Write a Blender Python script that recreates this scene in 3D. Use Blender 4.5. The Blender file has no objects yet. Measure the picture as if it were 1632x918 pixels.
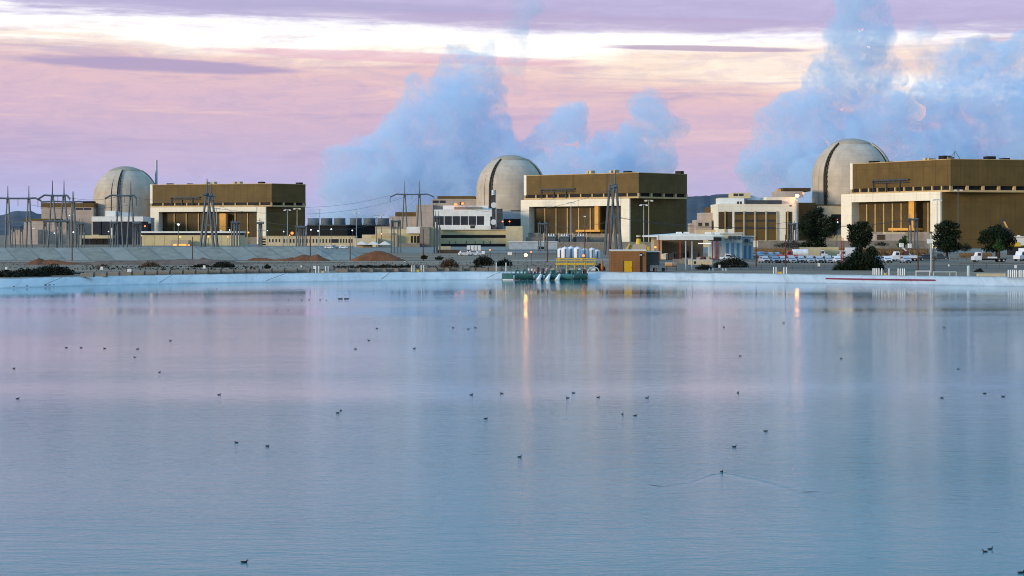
import bpy, bmesh, math, random
from mathutils import Vector, Matrix
random.seed(7)
scene = bpy.context.scene
col = scene.collection
R = math.radians
F = 2850.0          # focal length in photo pixels
HY = 372.0          # horizon row
CZ = 7.7            # camera height above plant grade
WZ = -0.7           # water level

# ---------------------------------------------------------------- camera
cd = bpy.data.cameras.new('camera'); cam = bpy.data.objects.new('camera', cd); col.objects.link(cam)
cam.location = (0, 0, CZ); cam.rotation_euler = (R(90), 0, 0)
cd.sensor_width = 36.0; cd.lens = 36.0*F/1632; cd.shift_y = -(459-HY)/1632
cd.clip_start = 0.5; cd.clip_end = 60000
scene.camera = cam
scene.render.resolution_x = 1024; scene.render.resolution_y = 576

# ---------------------------------------------------------------- node helpers
def s2l(c):
    c = c/255.0
    return c/12.92 if c <= .04045 else ((c+.055)/1.055)**2.4
def rgb(r, g, b, k=1.0): return (s2l(r)*k, s2l(g)*k, s2l(b)*k, 1)
class NT:
    def __init__(s, nt): s.nt = nt; s.n = nt.nodes; s.l = nt.links
    def new(s, t, **kw):
        n = s.n.new(t)
        for k, v in kw.items(): setattr(n, k, v)
        return n
    def put(s, sock, v):
        if hasattr(v, 'links') or hasattr(v, 'is_output'): s.l.new(v, sock)
        else: sock.default_value = v
    def m(s, op, a, b=None, c=None, clamp=False):
        n = s.new('ShaderNodeMath', operation=op, use_clamp=clamp)
        s.put(n.inputs[0], a)
        if b is not None: s.put(n.inputs[1], b)
        if c is not None: s.put(n.inputs[2], c)
        return n.outputs[0]
    def comb(s, x, y, z):
        n = s.new('ShaderNodeCombineXYZ')
        for i, v in enumerate((x, y, z)): s.put(n.inputs[i], v)
        return n.outputs[0]
    def noise(s, vec, scale=5, detail=4, rough=.55, dist=0):
        n = s.new('ShaderNodeTexNoise'); s.put(n.inputs['Vector'], vec)
        n.inputs['Scale'].default_value = scale; n.inputs['Detail'].default_value = detail
        n.inputs['Roughness'].default_value = rough; n.inputs['Distortion'].default_value = dist
        return n.outputs['Fac']
    def ramp(s, fac, stops, interp='LINEAR'):
        n = s.new('ShaderNodeValToRGB'); s.put(n.inputs[0], fac)
        cr = n.color_ramp; cr.interpolation = interp
        while len(cr.elements) > 1: cr.elements.remove(cr.elements[-1])
        cr.elements[0].position = stops[0][0]; cr.elements[0].color = stops[0][1]
        for p, c in stops[1:]:
            e = cr.elements.new(p); e.color = c
        return n.outputs[0]
    def mix(s, fac, a, b, blend='MIX'):
        n = s.new('ShaderNodeMix', data_type='RGBA', blend_type=blend)
        s.put(n.inputs[0], fac); s.put(n.inputs[6], a); s.put(n.inputs[7], b)
        return n.outputs[2]
    def mapr(s, v, a, b, c=0., d=1., smooth=False):
        n = s.new('ShaderNodeMapRange'); s.put(n.inputs[0], v)
        if smooth: n.interpolation_type = 'SMOOTHSTEP'
        for i, q in enumerate((a, b, c, d)): n.inputs[i+1].default_value = q
        return n.outputs[0]

# ---------------------------------------------------------------- sky
SUN_EL, SUN_AZ = R(9), R(236)            # compass-like: direction to the sun, from +Y clockwise
w = bpy.data.worlds.new('World'); scene.world = w; w.use_nodes = True
W = NT(w.node_tree); W.n.clear()
tc = W.new('ShaderNodeTexCoord')
sep = W.new('ShaderNodeSeparateXYZ'); W.l.new(tc.outputs['Generated'], sep.inputs[0])
x, y, z = sep.outputs
hor = W.m('SQRT', W.m('ADD', W.m('MULTIPLY', x, x), W.m('MULTIPLY', y, y)))
el = W.m('DIVIDE', z, W.m('MAXIMUM', hor, .02))
az = W.m('ARCTAN2', x, y)
nv = W.comb(W.m('MULTIPLY', az, 9.), W.m('MULTIPLY', el, 95.), 0.)
n1 = W.noise(nv, 1., 6, .6, .4)
nv2 = W.comb(W.m('MULTIPLY', az, 22.), W.m('MULTIPLY', el, 260.), 3.)
n2 = W.noise(nv2, 1., 5, .6, .3)
v2 = W.m('MULTIPLY_ADD', az, .03, el)
# the pale opening spreads downwards on the right
v2 = W.m('ADD', v2, W.m('MULTIPLY', W.m('MAXIMUM', W.m('SUBTRACT', az, .03), 0.), W.m('MULTIPLY', W.m('MULTIPLY', W.mapr(el, .052, .08), W.mapr(el, .106, .092)), .095)))
v2 = W.m('ADD', v2, W.m('MULTIPLY', W.m('SUBTRACT', n1, .5), .026))
v2 = W.m('ADD', v2, W.m('MULTIPLY', W.m('SUBTRACT', n2, .5), .011))
K = 1.2
sky_stops = [(0, (176, 192, 234)), (.022, (190, 184, 224)), (.04, (203, 184, 214)), (.06, (215, 187, 208)), (.075, (226, 193, 206)),
             (.086, (233, 198, 202)), (.092, (246, 214, 206)), (.097, (255, 236, 222)), (.103, (255, 250, 238)), (.1105, (255, 253, 248)),
             (.1165, (208, 202, 230)), (.121, (190, 181, 217)), (.135, (200, 192, 229)), (.158, (202, 202, 220)), (.205, (176, 196, 212)),
             (.29, (124, 180, 206)), (.45, (104, 176, 222)), (1.2, (138, 200, 255))]
cl = W.ramp(W.m('DIVIDE', v2, K), [(p/K, rgb(*c, k=(1.35 if .1 < p < .114 else 2.15 if p > 1 else 1.))) for p, c in sky_stops])
# long purple streaks
st = W.noise(W.comb(W.m('MULTIPLY', az, 5.), W.m('MULTIPLY', el, 75.), 8.), 1., 5, .6, .6)
stf = W.m('MULTIPLY', W.mapr(st, .52, .66, 0, .55, True), W.m('MULTIPLY', W.mapr(el, .02, .05), W.mapr(el, .13, .10)))
cl = W.mix(stf, cl, rgb(184, 166, 202))
st2 = W.noise(W.comb(W.m('MULTIPLY', az, 6.), W.m('MULTIPLY', el, 85.), 21.), 1., 5, .6, .6)
stf2 = W.m('MULTIPLY', W.mapr(st2, .55, .7, 0, .7, True), W.m('MULTIPLY', W.mapr(el, .03, .06), W.mapr(el, .108, .09)))
cl = W.mix(stf2, cl, rgb(244, 208, 204))
def lens(cl, px, py, wx, wy, c, amt):
    a0 = math.atan((px-816)/F); e0 = (HY-py)/F
    a = W.m('DIVIDE', W.m('SUBTRACT', az, a0), wx/F)
    e = W.m('DIVIDE', W.m('SUBTRACT', W.m('ADD', el, W.m('MULTIPLY', W.m('SUBTRACT', az, a0), .03)), e0), wy/F)
    r = W.m('ADD', W.m('MULTIPLY', a, a), W.m('MULTIPLY', e, e))
    r = W.m('ADD', r, W.m('MULTIPLY', W.m('SUBTRACT', n2, .5), 1.3))
    return W.mix(W.mapr(r, 1.35, .45, 0, amt, True), cl, c)
cl = W.mix(W.m('MULTIPLY', W.m('MULTIPLY', W.mapr(az, .03, .07), W.mapr(el, .08, .088)), W.mapr(el, .108, .1, 0, .75)), cl, rgb(255, 228, 208))
mo = W.noise(W.comb(W.m('MULTIPLY', az, 38.), W.m('MULTIPLY', el, 150.), 5.), 1., 7, .72, .8)
cl = W.mix(W.mapr(mo, .42, .62, 0, .5), cl, W.mix(.5, cl, rgb(170, 166, 206)))
cl = lens(cl, 250, 109, 225, 11, rgb(180, 164, 200), .9)
cl = lens(cl, 1120, 79, 160, 5, rgb(186, 166, 194), .85)
cl = lens(cl, 640, 92, 300, 9, rgb(226, 176, 200), .6)
cl = lens(cl, 560, 13, 330, 11, rgb(180, 174, 212), .5)
cl = lens(cl, 960, 38, 420, 14, rgb(190, 174, 210), .6)
below = W.mapr(el, -.004, 0.)
cl = W.mix(below, rgb(90, 92, 96), cl)
# overhead: blue dusk sky through thin cloud
nis = W.new('ShaderNodeTexSky', sky_type='NISHITA'); nis.sun_disc = False
nis.sun_elevation = SUN_EL; nis.sun_rotation = SUN_AZ
bgn = W.new('ShaderNodeBackground'); W.l.new(nis.outputs[0], bgn.inputs[0]); bgn.inputs[1].default_value = .1
bgc = W.new('ShaderNodeBackground'); W.l.new(cl, bgc.inputs[0]); bgc.inputs[1].default_value = 1.0
mx = W.new('ShaderNodeMixShader')
W.l.new(W.mapr(el, .14, .5, 1., .72), mx.inputs[0]); W.l.new(bgn.outputs[0], mx.inputs[1]); W.l.new(bgc.outputs[0], mx.inputs[2])
wo = W.new('ShaderNodeOutputWorld'); W.l.new(mx.outputs[0], wo.inputs[0])
w.cycles.sampling_method = 'MANUAL'; w.cycles.sample_map_resolution = 512

# ---------------------------------------------------------------- sun
sd = bpy.data.lights.new('sun', 'SUN'); so = bpy.data.objects.new('sun', sd); col.objects.link(so)
sd.energy = 2.8; sd.angle = R(14); sd.color = (1, .83, .62)
dsun = Vector((math.sin(SUN_AZ)*math.cos(SUN_EL), math.cos(SUN_AZ)*math.cos(SUN_EL), math.sin(SUN_EL)))
so.rotation_euler = (-dsun).to_track_quat('-Z', 'Y').to_euler(); so.location = (-300, -300, 200)

vs = scene.view_settings
vs.view_transform = 'Standard'; vs.look = 'None'; vs.gamma = 1; vs.exposure = 0.0; vs.use_curve_mapping = False
cy = scene.cycles
cy.max_bounces = 12; cy.diffuse_bounces = 2; cy.glossy_bounces = 3; cy.volume_bounces = 11; cy.transparent_max_bounces = 8
cy.volume_step_rate = 1.0; cy.volume_max_steps = 128; cy.sample_clamp_indirect = 6; cy.use_denoising = True; cy.filter_width = 1.05

# ---------------------------------------------------------------- materials
def newmat(name):
    m = bpy.data.materials.new(name); m.use_nodes = True
    N = NT(m.node_tree); N.n.clear()
    N.out = N.new('ShaderNodeOutputMaterial'); return m, N
def mat(name, c, rough=.8, var=.25, scale=.3, metal=0., spec=.3, stretch=(1, 1, 1), dark=None, bump=0., streak=0.):
    m, N = newmat(name)
    b = N.new('ShaderNodeBsdfPrincipled'); N.l.new(b.outputs[0], N.out.inputs[0])
    g = N.new('ShaderNodeTexCoord')
    mp = N.new('ShaderNodeMapping'); N.l.new(g.outputs['Object'], mp.inputs[0]); mp.inputs['Scale'].default_value = stretch
    n = N.noise(mp.outputs[0], scale, 5, .6)
    n_ = N.noise(mp.outputs[0], scale*7, 3, .6)
    f = N.m('ADD', N.m('MULTIPLY', n, .7), N.m('MULTIPLY', n_, .3))
    c = tuple(c) + ((1,) if len(c) == 3 else ())
    dk = dark if dark else tuple(v*(1-var*1.3) for v in c[:3])
    dk = tuple(dk)[:3] + (1,)
    lt = tuple(min(1, v*(1+var*.7)) for v in c[:3]) + (1,)
    cc = N.mix(N.mapr(f, .36, .64), dk, lt)
    if streak:
        mp2 = N.new('ShaderNodeMapping'); N.l.new(g.outputs['Object'], mp2.inputs[0]); mp2.inputs['Scale'].default_value = (1, 1, .08)
        s = N.noise(mp2.outputs[0], .9, 4, .65)
        cc = N.mix(N.mapr(s, .5, .72, 0, streak), cc, tuple(v*.55 for v in c[:3])+(1,))
    N.l.new(cc, b.inputs['Base Color'])
    b.inputs['Roughness'].default_value = rough; b.inputs['Metallic'].default_value = metal
    b.inputs['Specular IOR Level'].default_value = spec
    if bump:
        bp = N.new('ShaderNodeBump'); bp.inputs['Distance'].default_value = bump; N.l.new(n_, bp.inputs['Height']); N.l.new(bp.outputs[0], b.inputs['Normal'])
    return m
def lines_mat(name, c, c2, period, width, axis=2, rough=.7, var=.15, streak=.3, metal=0., period2=None, axis2=None):
    """paint with joints every `period` metres along an axis"""
    m, N = newmat(name)
    b = N.new('ShaderNodeBsdfPrincipled'); N.l.new(b.outputs[0], N.out.inputs[0])
    g = N.new('ShaderNodeTexCoord'); s = N.new('ShaderNodeSeparateXYZ'); N.l.new(g.outputs['Object'], s.inputs[0])
    def joint(ax, per):
        src = s.outputs[ax] if ax < 3 else N.m('ADD', s.outputs[0], s.outputs[1])
        fr = N.m('FRACT', N.m('ADD', N.m('DIVIDE', src, per), 100.))
        return N.mapr(N.m('ABSOLUTE', N.m('SUBTRACT', fr, .5)), width/per*.5, width/per, 1., 0.)
    j = joint(axis, period)
    if period2: j = N.m('MAXIMUM', j, joint(axis2, period2))
    n = N.noise(g.outputs['Object'], .12, 5, .6)
    mp2 = N.new('ShaderNodeMapping'); N.l.new(g.outputs['Object'], mp2.inputs[0]); mp2.inputs['Scale'].default_value = (1, 1, .06)
    st = N.noise(mp2.outputs[0], .5, 4, .65)
    ca = tuple(v*(1-var) for v in c[:3])+(1,); cb = tuple(min(1, v*(1+var)) for v in c[:3])+(1,)
    cc = N.mix(N.mapr(n, .35, .65), ca, cb)
    cc = N.mix(N.mapr(st, .48, .75, 0, streak), cc, tuple(v*.6 for v in c[:3])+(1,))
    cc = N.mix(N.m('MULTIPLY', j, .8), cc, tuple(c2[:3])+(1,))
    N.l.new(cc, b.inputs['Base Color']); b.inputs['Roughness'].default_value = rough; b.inputs['Metallic'].default_value = metal
    b.inputs['Specular IOR Level'].default_value = .25
    return m
def emit(name, c, k):
    m, N = newmat(name)
    e = N.new('ShaderNodeEmission'); e.inputs[0].default_value = tuple(c)+(1,); e.inputs[1].default_value = k
    N.l.new(e.outputs[0], N.out.inputs[0]); return m
M = {}
M['concrete_dome'] = lines_mat('dome_concrete', (.49, .415, .32), (.40, .335, .255), 3.0, .10, 2, .85, .12, .35)
M['cap'] = mat('dome_cap', (.38, .315, .235), .8, .15, .15)
M['brown'] = lines_mat('brown_siding', (.128, .080, .023), (.085, .053, .017), 3.1, .14, 3, .65, .16, .25, 0., 9.3, 2)
M['bay'] = mat('shade_toned_bay_panels', (.085, .055, .018), .7, .25, .15, streak=.3)  # siding brown made darker: shade of the portal recess put into the colour
M['brown_dark'] = mat('dark_brown_metal', (.075, .045, .018), .6, .25, .3)
M['cream'] = lines_mat('cream_panel', (.80, .73, .57), (.6, .53, .41), 6.0, .08, 3, .75, .06, .22, 0, 5.0, 2)
M['cream2'] = mat('cream_paint', (.60, .49, .30), .75, .12, .2, streak=.2)
M['ledge'] = mat('ochre_ledge', (.55, .38, .17), .7, .15, .3)
M['white'] = mat('white_paint', (.78, .77, .72), .6, .10, .3, streak=.15)
M['pink'] = lines_mat('pinkish_concrete', (.44, .355, .29), (.3, .25, .2), 6., .12, 3, .85, .1, .3, 0, 4., 2)
M['tan'] = mat('tan_wall', (.47, .38, .25), .8, .12, .2, streak=.25)
M['yellowish'] = mat('pale_yellow_wall', (.60, .50, .27), .8, .10, .2, streak=.2)
M['orange'] = mat('orange_panel', (.72, .36, .07), .6, .15, .4)
M['glass'] = mat('dark_window', (.022, .024, .026), .15, .3, .2, spec=.6)
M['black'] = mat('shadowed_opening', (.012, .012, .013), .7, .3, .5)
M['steel'] = mat('galvanised_steel', (.11, .135, .15), .55, .2, .8, metal=.35)
M['steel_lt'] = mat('light_steel', (.42, .47, .50), .5, .15, .8, metal=.2)
M['grey'] = mat('grey_concrete', (.25, .22, .175), .85, .25, .25, bump=.02)
M['grey_dk'] = mat('dark_grey_metal', (.06, .07, .08), .6, .3, .4)
M['bluegrey'] = mat('blue_grey_cladding', (.46, .53, .50), .6, .12, .4, streak=.2)
M['bluedoor'] = mat('blue_door', (.10, .24, .40), .5, .15, .5)
M['canopyroof'] = mat('white_metal_roof', (.72, .74, .70), .5, .1, .4, streak=.2)
M['tank'] = mat('white_tank_paint', (.74, .75, .76), .5, .14, .8, streak=.35)
M['brick'] = lines_mat('red_brick', (.26, .105, .032), (.2, .13, .07), .4, .05, 2, .85, .25, .2, 0, .8, 3)
M['yellow'] = mat('yellow_paint', (.66, .44, .04), .6, .12, .8)
M['yellowdoor'] = mat('yellow_door', (.62, .36, .01), .6, .12, .8)
M['green'] = mat('green_float', (.018, .075, .062), .4, .3, .6)
M['green_lt'] = mat('green_pipe', (.05, .16, .14), .5, .25, .6)
M['red'] = mat('red_steel', (.30, .05, .03), .6, .3, .5)
M['rust'] = mat('rust_pole', (.12, .045, .03), .8, .3, .8)
M['wood'] = mat('pole_wood', (.12, .085, .06), .9, .3, .8, stretch=(1, 1, .1))
M['liner_red'] = mat('maroon_strip', (.22, .012, .04), .7, .2, .3)
M['dirt_red'] = mat('red_soil', (.20, .072, .026), .95, .3, .35, bump=.15)
M['tyre'] = mat('tyre_rubber', (.02, .02, .02), .85, .2, 3)
M['skin'] = mat('skin', (.5, .32, .24), .6, .1, 3)
M['lampred'] = emit('lamp_red', (1, .13, .04), 5)
M['lamporange'] = emit('lamp_orange', (1, .36, .08), 2.2)
M['lampbig'] = emit('lamp_amber', (1, .36, .05), 42)
M['lampfar'] = emit('lamp_amber_roof', (1, .36, .07), 42)
M['lampwhite'] = emit('lamp_white', (.85, .95, 1), 2.5)
M['tube'] = emit('tube_lamp', (1, .96, .85), 2.5)
M['annex'] = mat('dark_annex_panel', (.085, .09, .075), .8, .2, .5); M['orange_tank'] = mat('faded_orange_tank', (.62, .36, .18), .6, .15, .5); M['orange_dark'] = mat('burnt_orange', (.42, .14, .03), .6, .2, 1)
M['barktan'] = mat('bark', (.035, .027, .02), .95, .3, 2)
def leafmat(name, c):
    m, N = newmat(name)
    b = N.new('ShaderNodeBsdfPrincipled'); N.l.new(b.outputs[0], N.out.inputs[0])
    g = N.new('ShaderNodeTexCoord'); n = N.noise(g.outputs['Object'], .9, 4, .7)
    N.l.new(N.mix(N.mapr(n, .35, .65), tuple(v*.45 for v in c)+(1,), tuple(v*1.5 for v in c)+(1,)), b.inputs['Base Color'])
    b.inputs['Roughness'].default_value = .7; b.inputs['Specular IOR Level'].default_value = .2
    return m
M['leaf'] = leafmat('dark_leaf', (.008, .018, .005)); M['leaf2'] = leafmat('green_leaf', (.03, .07, .018))
M['scrub'] = leafmat('desert_scrub', (.014, .017, .008)); M['scrub2'] = leafmat('dry_scrub', (.10, .062, .035))
M['drygrass'] = leafmat('dry_grass', (.22, .13, .055))

# water
def water_mat():
    m, N = newmat('pond_water')
    b = N.new('ShaderNodeBsdfPrincipled'); N.l.new(b.outputs[0], N.out.inputs[0])
    b.inputs['Base Color'].default_value = (.045, .20, .225, 1); b.inputs['IOR'].default_value = 1.33
    b.inputs['Roughness'].default_value = .035; b.inputs['Specular IOR Level'].default_value = .5
    g = N.new('ShaderNodeTexCoord')
    def nz(sx, sy, sc, det, rough=.6, off=0.):
        mp = N.new('ShaderNodeMapping'); N.l.new(g.outputs['Object'], mp.inputs[0]); mp.inputs['Scale'].default_value = (sx, sy, 1); mp.inputs['Location'].default_value = (off, off, 0)
        return N.noise(mp.outputs[0], sc, det, rough)
    a = nz(.35, 1., 2.2, 4); c = nz(.45, 1., 8., 4, .7, 5.); e = nz(.12, 1., 3.2, 3, .65, 23.); pe = N.mapr(nz(.3, 1., .03, 3, .55, 31.), .46, .62, 0., 1.); d = nz(.25, 1., .35, 3, .5, 11.)
    patch = N.mapr(nz(.25, 1., .022, 3, .5, 2.), .36, .64, .30, 1.6)
    h = N.m('ADD', N.m('MULTIPLY', a, .036), N.m('ADD', N.m('MULTIPLY', c, .012), N.m('MULTIPLY', d, .030)))
    sp = N.new('ShaderNodeSeparateXYZ'); N.l.new(g.outputs['Object'], sp.inputs[0])
    h = N.m('ADD', h, N.m('MULTIPLY', N.m('MULTIPLY', e, pe), .007))
    h = N.m('MULTIPLY', h, N.m('MULTIPLY', patch, N.mapr(sp.outputs[1], 90., 260., .60, .24)))
    bp = N.new('ShaderNodeBump'); bp.inputs['Strength'].default_value = 1.; bp.inputs['Distance'].default_value = 1.
    N.l.new(h, bp.inputs['Height']); N.l.new(bp.outputs[0], b.inputs['Normal'])
    return m
M['water'] = water_mat()
def liner_mat():
    m, N = newmat('pale_liner')
    b = N.new('ShaderNodeBsdfPrincipled'); N.l.new(b.outputs[0], N.out.inputs[0])
    g = N.new('ShaderNodeTexCoord')
    n = N.noise(g.outputs['Object'], .25, 5, .65); n2 = N.noise(g.outputs['Object'], .03, 3, .5)
    c = N.mix(N.mapr(n, .3, .7), (.56, .55, .51, 1), (.70, .69, .64, 1))
    c = N.mix(N.mapr(n2, .4, .6, 0, .35), c, (.42, .46, .46, 1))
    sp = N.new('ShaderNodeSeparateXYZ'); N.l.new(g.outputs['Object'], sp.inputs[0])
    mp = N.new('ShaderNodeMapping'); N.l.new(g.outputs['Object'], mp.inputs[0]); mp.inputs['Scale'].default_value = (1, .12, .3)
    st = N.noise(mp.outputs[0], .8, 5, .7)
    c = N.mix(N.mapr(st, .5, .72, 0, .45), c, (.30, .28, .24, 1))
    wet = N.mapr(N.m('ADD', sp.outputs[2], N.m('MULTIPLY', n, .35)), -.52, -.30, .5, 0.)
    c = N.mix(wet, c, (.20, .22, .22, 1))
    top = N.mapr(N.m('ADD', sp.outputs[2], N.m('MULTIPLY', N.noise(g.outputs['Object'], .55, 5, .75), .5)), .82, .97, 0., .8)
    c = N.mix(top, c, (.22, .17, .12, 1))
    N.l.new(c, b.inputs['Base Color']); b.inputs['Roughness'].default_value = .6
    return m
M['liner'] = liner_mat()
def ground_mat():
    m, N = newmat('desert_dirt')
    b = N.new('ShaderNodeBsdfPrincipled'); N.l.new(b.outputs[0], N.out.inputs[0])
    g = N.new('ShaderNodeTexCoord')
    mp = N.new('ShaderNodeMapping'); N.l.new(g.outputs['Object'], mp.inputs[0]); mp.inputs['Scale'].default_value = (.45, 1, 1)
    n = N.noise(mp.outputs[0], .05, 6, .62); n2 = N.noise(mp.outputs[0], .9, 5, .7); n3 = N.noise(mp.outputs[0], .018, 3, .5)
    c = N.mix(N.mapr(n, .38, .62), (.11, .064, .032, 1), (.31, .21, .125, 1))
    c = N.mix(N.mapr(n3, .45, .6, 0, .6), c, (.24, .18, .12, 1))
    c = N.mix(N.mapr(n2, .5, .75, 0, .5), c, (.08, .07, .05, 1))
    N.l.new(c, b.inputs['Base Color']); b.inputs['Roughness'].default_value = .95
    bp = N.new('ShaderNodeBump'); bp.inputs['Distance'].default_value = .15; N.l.new(n2, bp.inputs['Height']); N.l.new(bp.outputs[0], b.inputs['Normal'])
    return m
M['ground'] = ground_mat()
M['asphalt'] = mat('worn_asphalt', (.15, .118, .085), .9, .3, .12, stretch=(.5, 1, 1))
M['roadmat'] = mat('packed_road', (.34, .27, .20), .9, .15, .15, stretch=(.4, 1, 1))
M['hill'] = mat('hill_rock', (.075, .085, .10), .95, .3, .004, stretch=(1, 1, 2.))
def bankmat():
    m, N = newmat('bank_concrete')
    b = N.new('ShaderNodeBsdfPrincipled'); N.l.new(b.outputs[0], N.out.inputs[0])
    g = N.new('ShaderNodeTexCoord'); s = N.new('ShaderNodeSeparateXYZ'); N.l.new(g.outputs['Object'], s.inputs[0])
    u = N.m('MULTIPLY_ADD', s.outputs[2], 2.0, s.outputs[0])
    k = N.m('DIVIDE', u, 6.6); fr = N.m('FRACT', N.m('ADD', k, 100.)); fl = N.m('FLOOR', k)
    wn = N.new('ShaderNodeTexWhiteNoise', noise_dimensions='1D'); N.l.new(fl, wn.inputs['W'])
    j = N.mapr(N.m('ABSOLUTE', N.m('SUBTRACT', fr, .5)), .44, .48)
    n = N.noise(g.outputs['Object'], .35, 6, .65)
    c = N.mix(N.mapr(n, .35, .65), (.17, .155, .115, 1), (.27, .25, .19, 1))
    c = N.mix(N.m('MULTIPLY', wn.outputs['Value'], .45), c, (.33, .33, .285, 1))
    c = N.mix(N.m('MULTIPLY', j, .55), c, (.10, .11, .11, 1))
    N.l.new(c, b.inputs['Base Color']); b.inputs['Roughness'].default_value = .9
    return m
M['bank'] = bankmat()

# ---------------------------------------------------------------- geometry helpers
def X(px, D): return (px-816)/F*D
def Z(py, D): return CZ-(py-HY)/F*D
def S(n, D): return n/F*D
def tag(o, label=None, cat=None, group=None, kind=None):
    if label: o['label'] = label
    if cat: o['category'] = cat
    if group: o['group'] = group
    if kind: o['kind'] = kind
    return o
def thing(name, label, cat, loc=(0, 0, 0), group=None):
    o = bpy.data.objects.new(name, None); col.objects.link(o); o.location = loc; o.empty_display_size = .5
    return tag(o, label, cat, group)
def origin(o):
    v = Vector((0, 0, 0))
    while o is not None: v += o.location; o = o.parent
    return v
class MB:
    def __init__(s): s.bm = bmesh.new()
    def hexa(s, p):
        v = [s.bm.verts.new(q) for q in p]
        for f in ((0, 3, 2, 1), (4, 5, 6, 7), (0, 1, 5, 4), (1, 2, 6, 5), (2, 3, 7, 6), (3, 0, 4, 7)):
            s.bm.faces.new([v[i] for i in f])
        return s
    def box(s, x0, x1, y0, y1, z0, z1):
        return s.hexa([(x0, y0, z0), (x1, y0, z0), (x1, y1, z0), (x0, y1, z0), (x0, y0, z1), (x1, y0, z1), (x1, y1, z1), (x0, y1, z1)])
    def pb(s, px0, px1, py0, py1, D, t, z0=None):
        """box whose front face spans these photo columns and rows at distance D"""
        return s.box(X(px0, D), X(px1, D), D, D+t, Z(py1, D) if z0 is None else z0, Z(py0, D))
    def prism(s, pts, z0, z1):
        n = len(pts)
        a = [s.bm.verts.new((p[0], p[1], z0)) for p in pts]; b = [s.bm.verts.new((p[0], p[1], z1)) for p in pts]
        s.bm.faces.new(list(reversed(a))); s.bm.faces.new(b)
        for i in range(n): s.bm.faces.new([a[i], a[(i+1) % n], b[(i+1) % n], b[i]])
        return s
    def profile(s, pts, y0, y1):
        """polygon in x-z extruded along y"""
        n = len(pts)
        a = [s.bm.verts.new((p[0], y0, p[1])) for p in pts]; b = [s.bm.verts.new((p[0], y1, p[1])) for p in pts]
        s.bm.faces.new(a); s.bm.faces.new(list(reversed(b)))
        for i in range(n): s.bm.faces.new([a[i], b[i], b[(i+1) % n], a[(i+1) % n]])
        return s
    def tube(s, p, q, r, r2=None, seg=8, caps=True):
        p, q = Vector(p), Vector(q); r2 = r if r2 is None else r2
        d = (q-p); 
        if d.length < 1e-6: return s
        rot = d.to_track_quat('Z', 'Y').to_matrix()
        A, B = [], []
        for i in range(seg):
            a = 2*math.pi*i/seg+.3; o = rot @ Vector((math.cos(a), math.sin(a), 0))
            A.append(s.bm.verts.new(p+o*r)); B.append(s.bm.verts.new(q+o*r2))
        for i in range(seg): s.bm.faces.new([A[i], A[(i+1) % seg], B[(i+1) % seg], B[i]])
        if caps: s.bm.faces.new(list(reversed(A))); s.bm.faces.new(B)
        return s
    def lathe(s, cx, cy, prof, seg=24):
        rings = []
        for r, z in prof:
            if r < 1e-4: rings.append([s.bm.verts.new((cx, cy, z))])
            else: rings.append([s.bm.verts.new((cx+r*math.cos(2*math.pi*i/seg), cy+r*math.sin(2*math.pi*i/seg), z)) for i in range(seg)])
        for a, b in zip(rings, rings[1:]):
            for i in range(seg):
                j = (i+1) % seg
                if len(a) == 1 and len(b) == 1: continue
                if len(a) == 1: s.bm.faces.new([a[0], b[j], b[i]])
                elif len(b) == 1: s.bm.faces.new([a[i], a[j], b[0]])
                else: s.bm.faces.new([a[i], a[j], b[j], b[i]])
        return s
    def sphere(s, c, r, sub=2, sc=(1, 1, 1)):
        bmesh.ops.create_icosphere(s.bm, subdivisions=sub, radius=1, matrix=Matrix.Translation(c) @ Matrix.Diagonal((r*sc[0], r*sc[1], r*sc[2], 1)))
        return s
    def build(s, name, m, parent=None, smooth=False, bevel=0):
        bmesh.ops.recalc_face_normals(s.bm, faces=s.bm.faces)
        if bevel: bmesh.ops.bevel(s.bm, geom=list(s.bm.edges), offset=bevel, segments=1, affect='EDGES', clamp_overlap=True)
        me = bpy.data.meshes.new(name); o = bpy.data.objects.new(name, me); col.objects.link(o)
        if parent is not None:
            bmesh.ops.translate(s.bm, verts=s.bm.verts, vec=-origin(parent)); o.parent = parent
        s.bm.to_mesh(me); s.bm.free()
        if isinstance(m, str): m = M[m]
        me.materials.append(m)
        if smooth:
            for p in me.polygons: p.use_smooth = True
        return o
    def solo(s, name, m, label, cat, group=None, smooth=False, kind=None, bevel=0):
        """a thing that is one mesh, its origin at its base"""
        vs_ = [v.co for v in s.bm.verts]
        c = Vector((sum(v.x for v in vs_)/len(vs_), sum(v.y for v in vs_)/len(vs_), min(v.z for v in vs_)))
        bmesh.ops.translate(s.bm, verts=s.bm.verts, vec=-c)
        o = s.build(name, m, None, smooth, bevel); o.location = c
        return tag(o, label, cat, group, kind)
def copy_tree(o, parent=None):
    c = o.copy(); col.objects.link(c)
    if parent is not None: c.parent = parent
    for ch in list(o.children): copy_tree(ch, c)
    return c
def ground_z(y):
    return .6 if y < 450 else max(0., .6*(1-(y-450)/250))
def at(px, py, D): return Vector((X(px, D), D, Z(py, D)))

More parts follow.
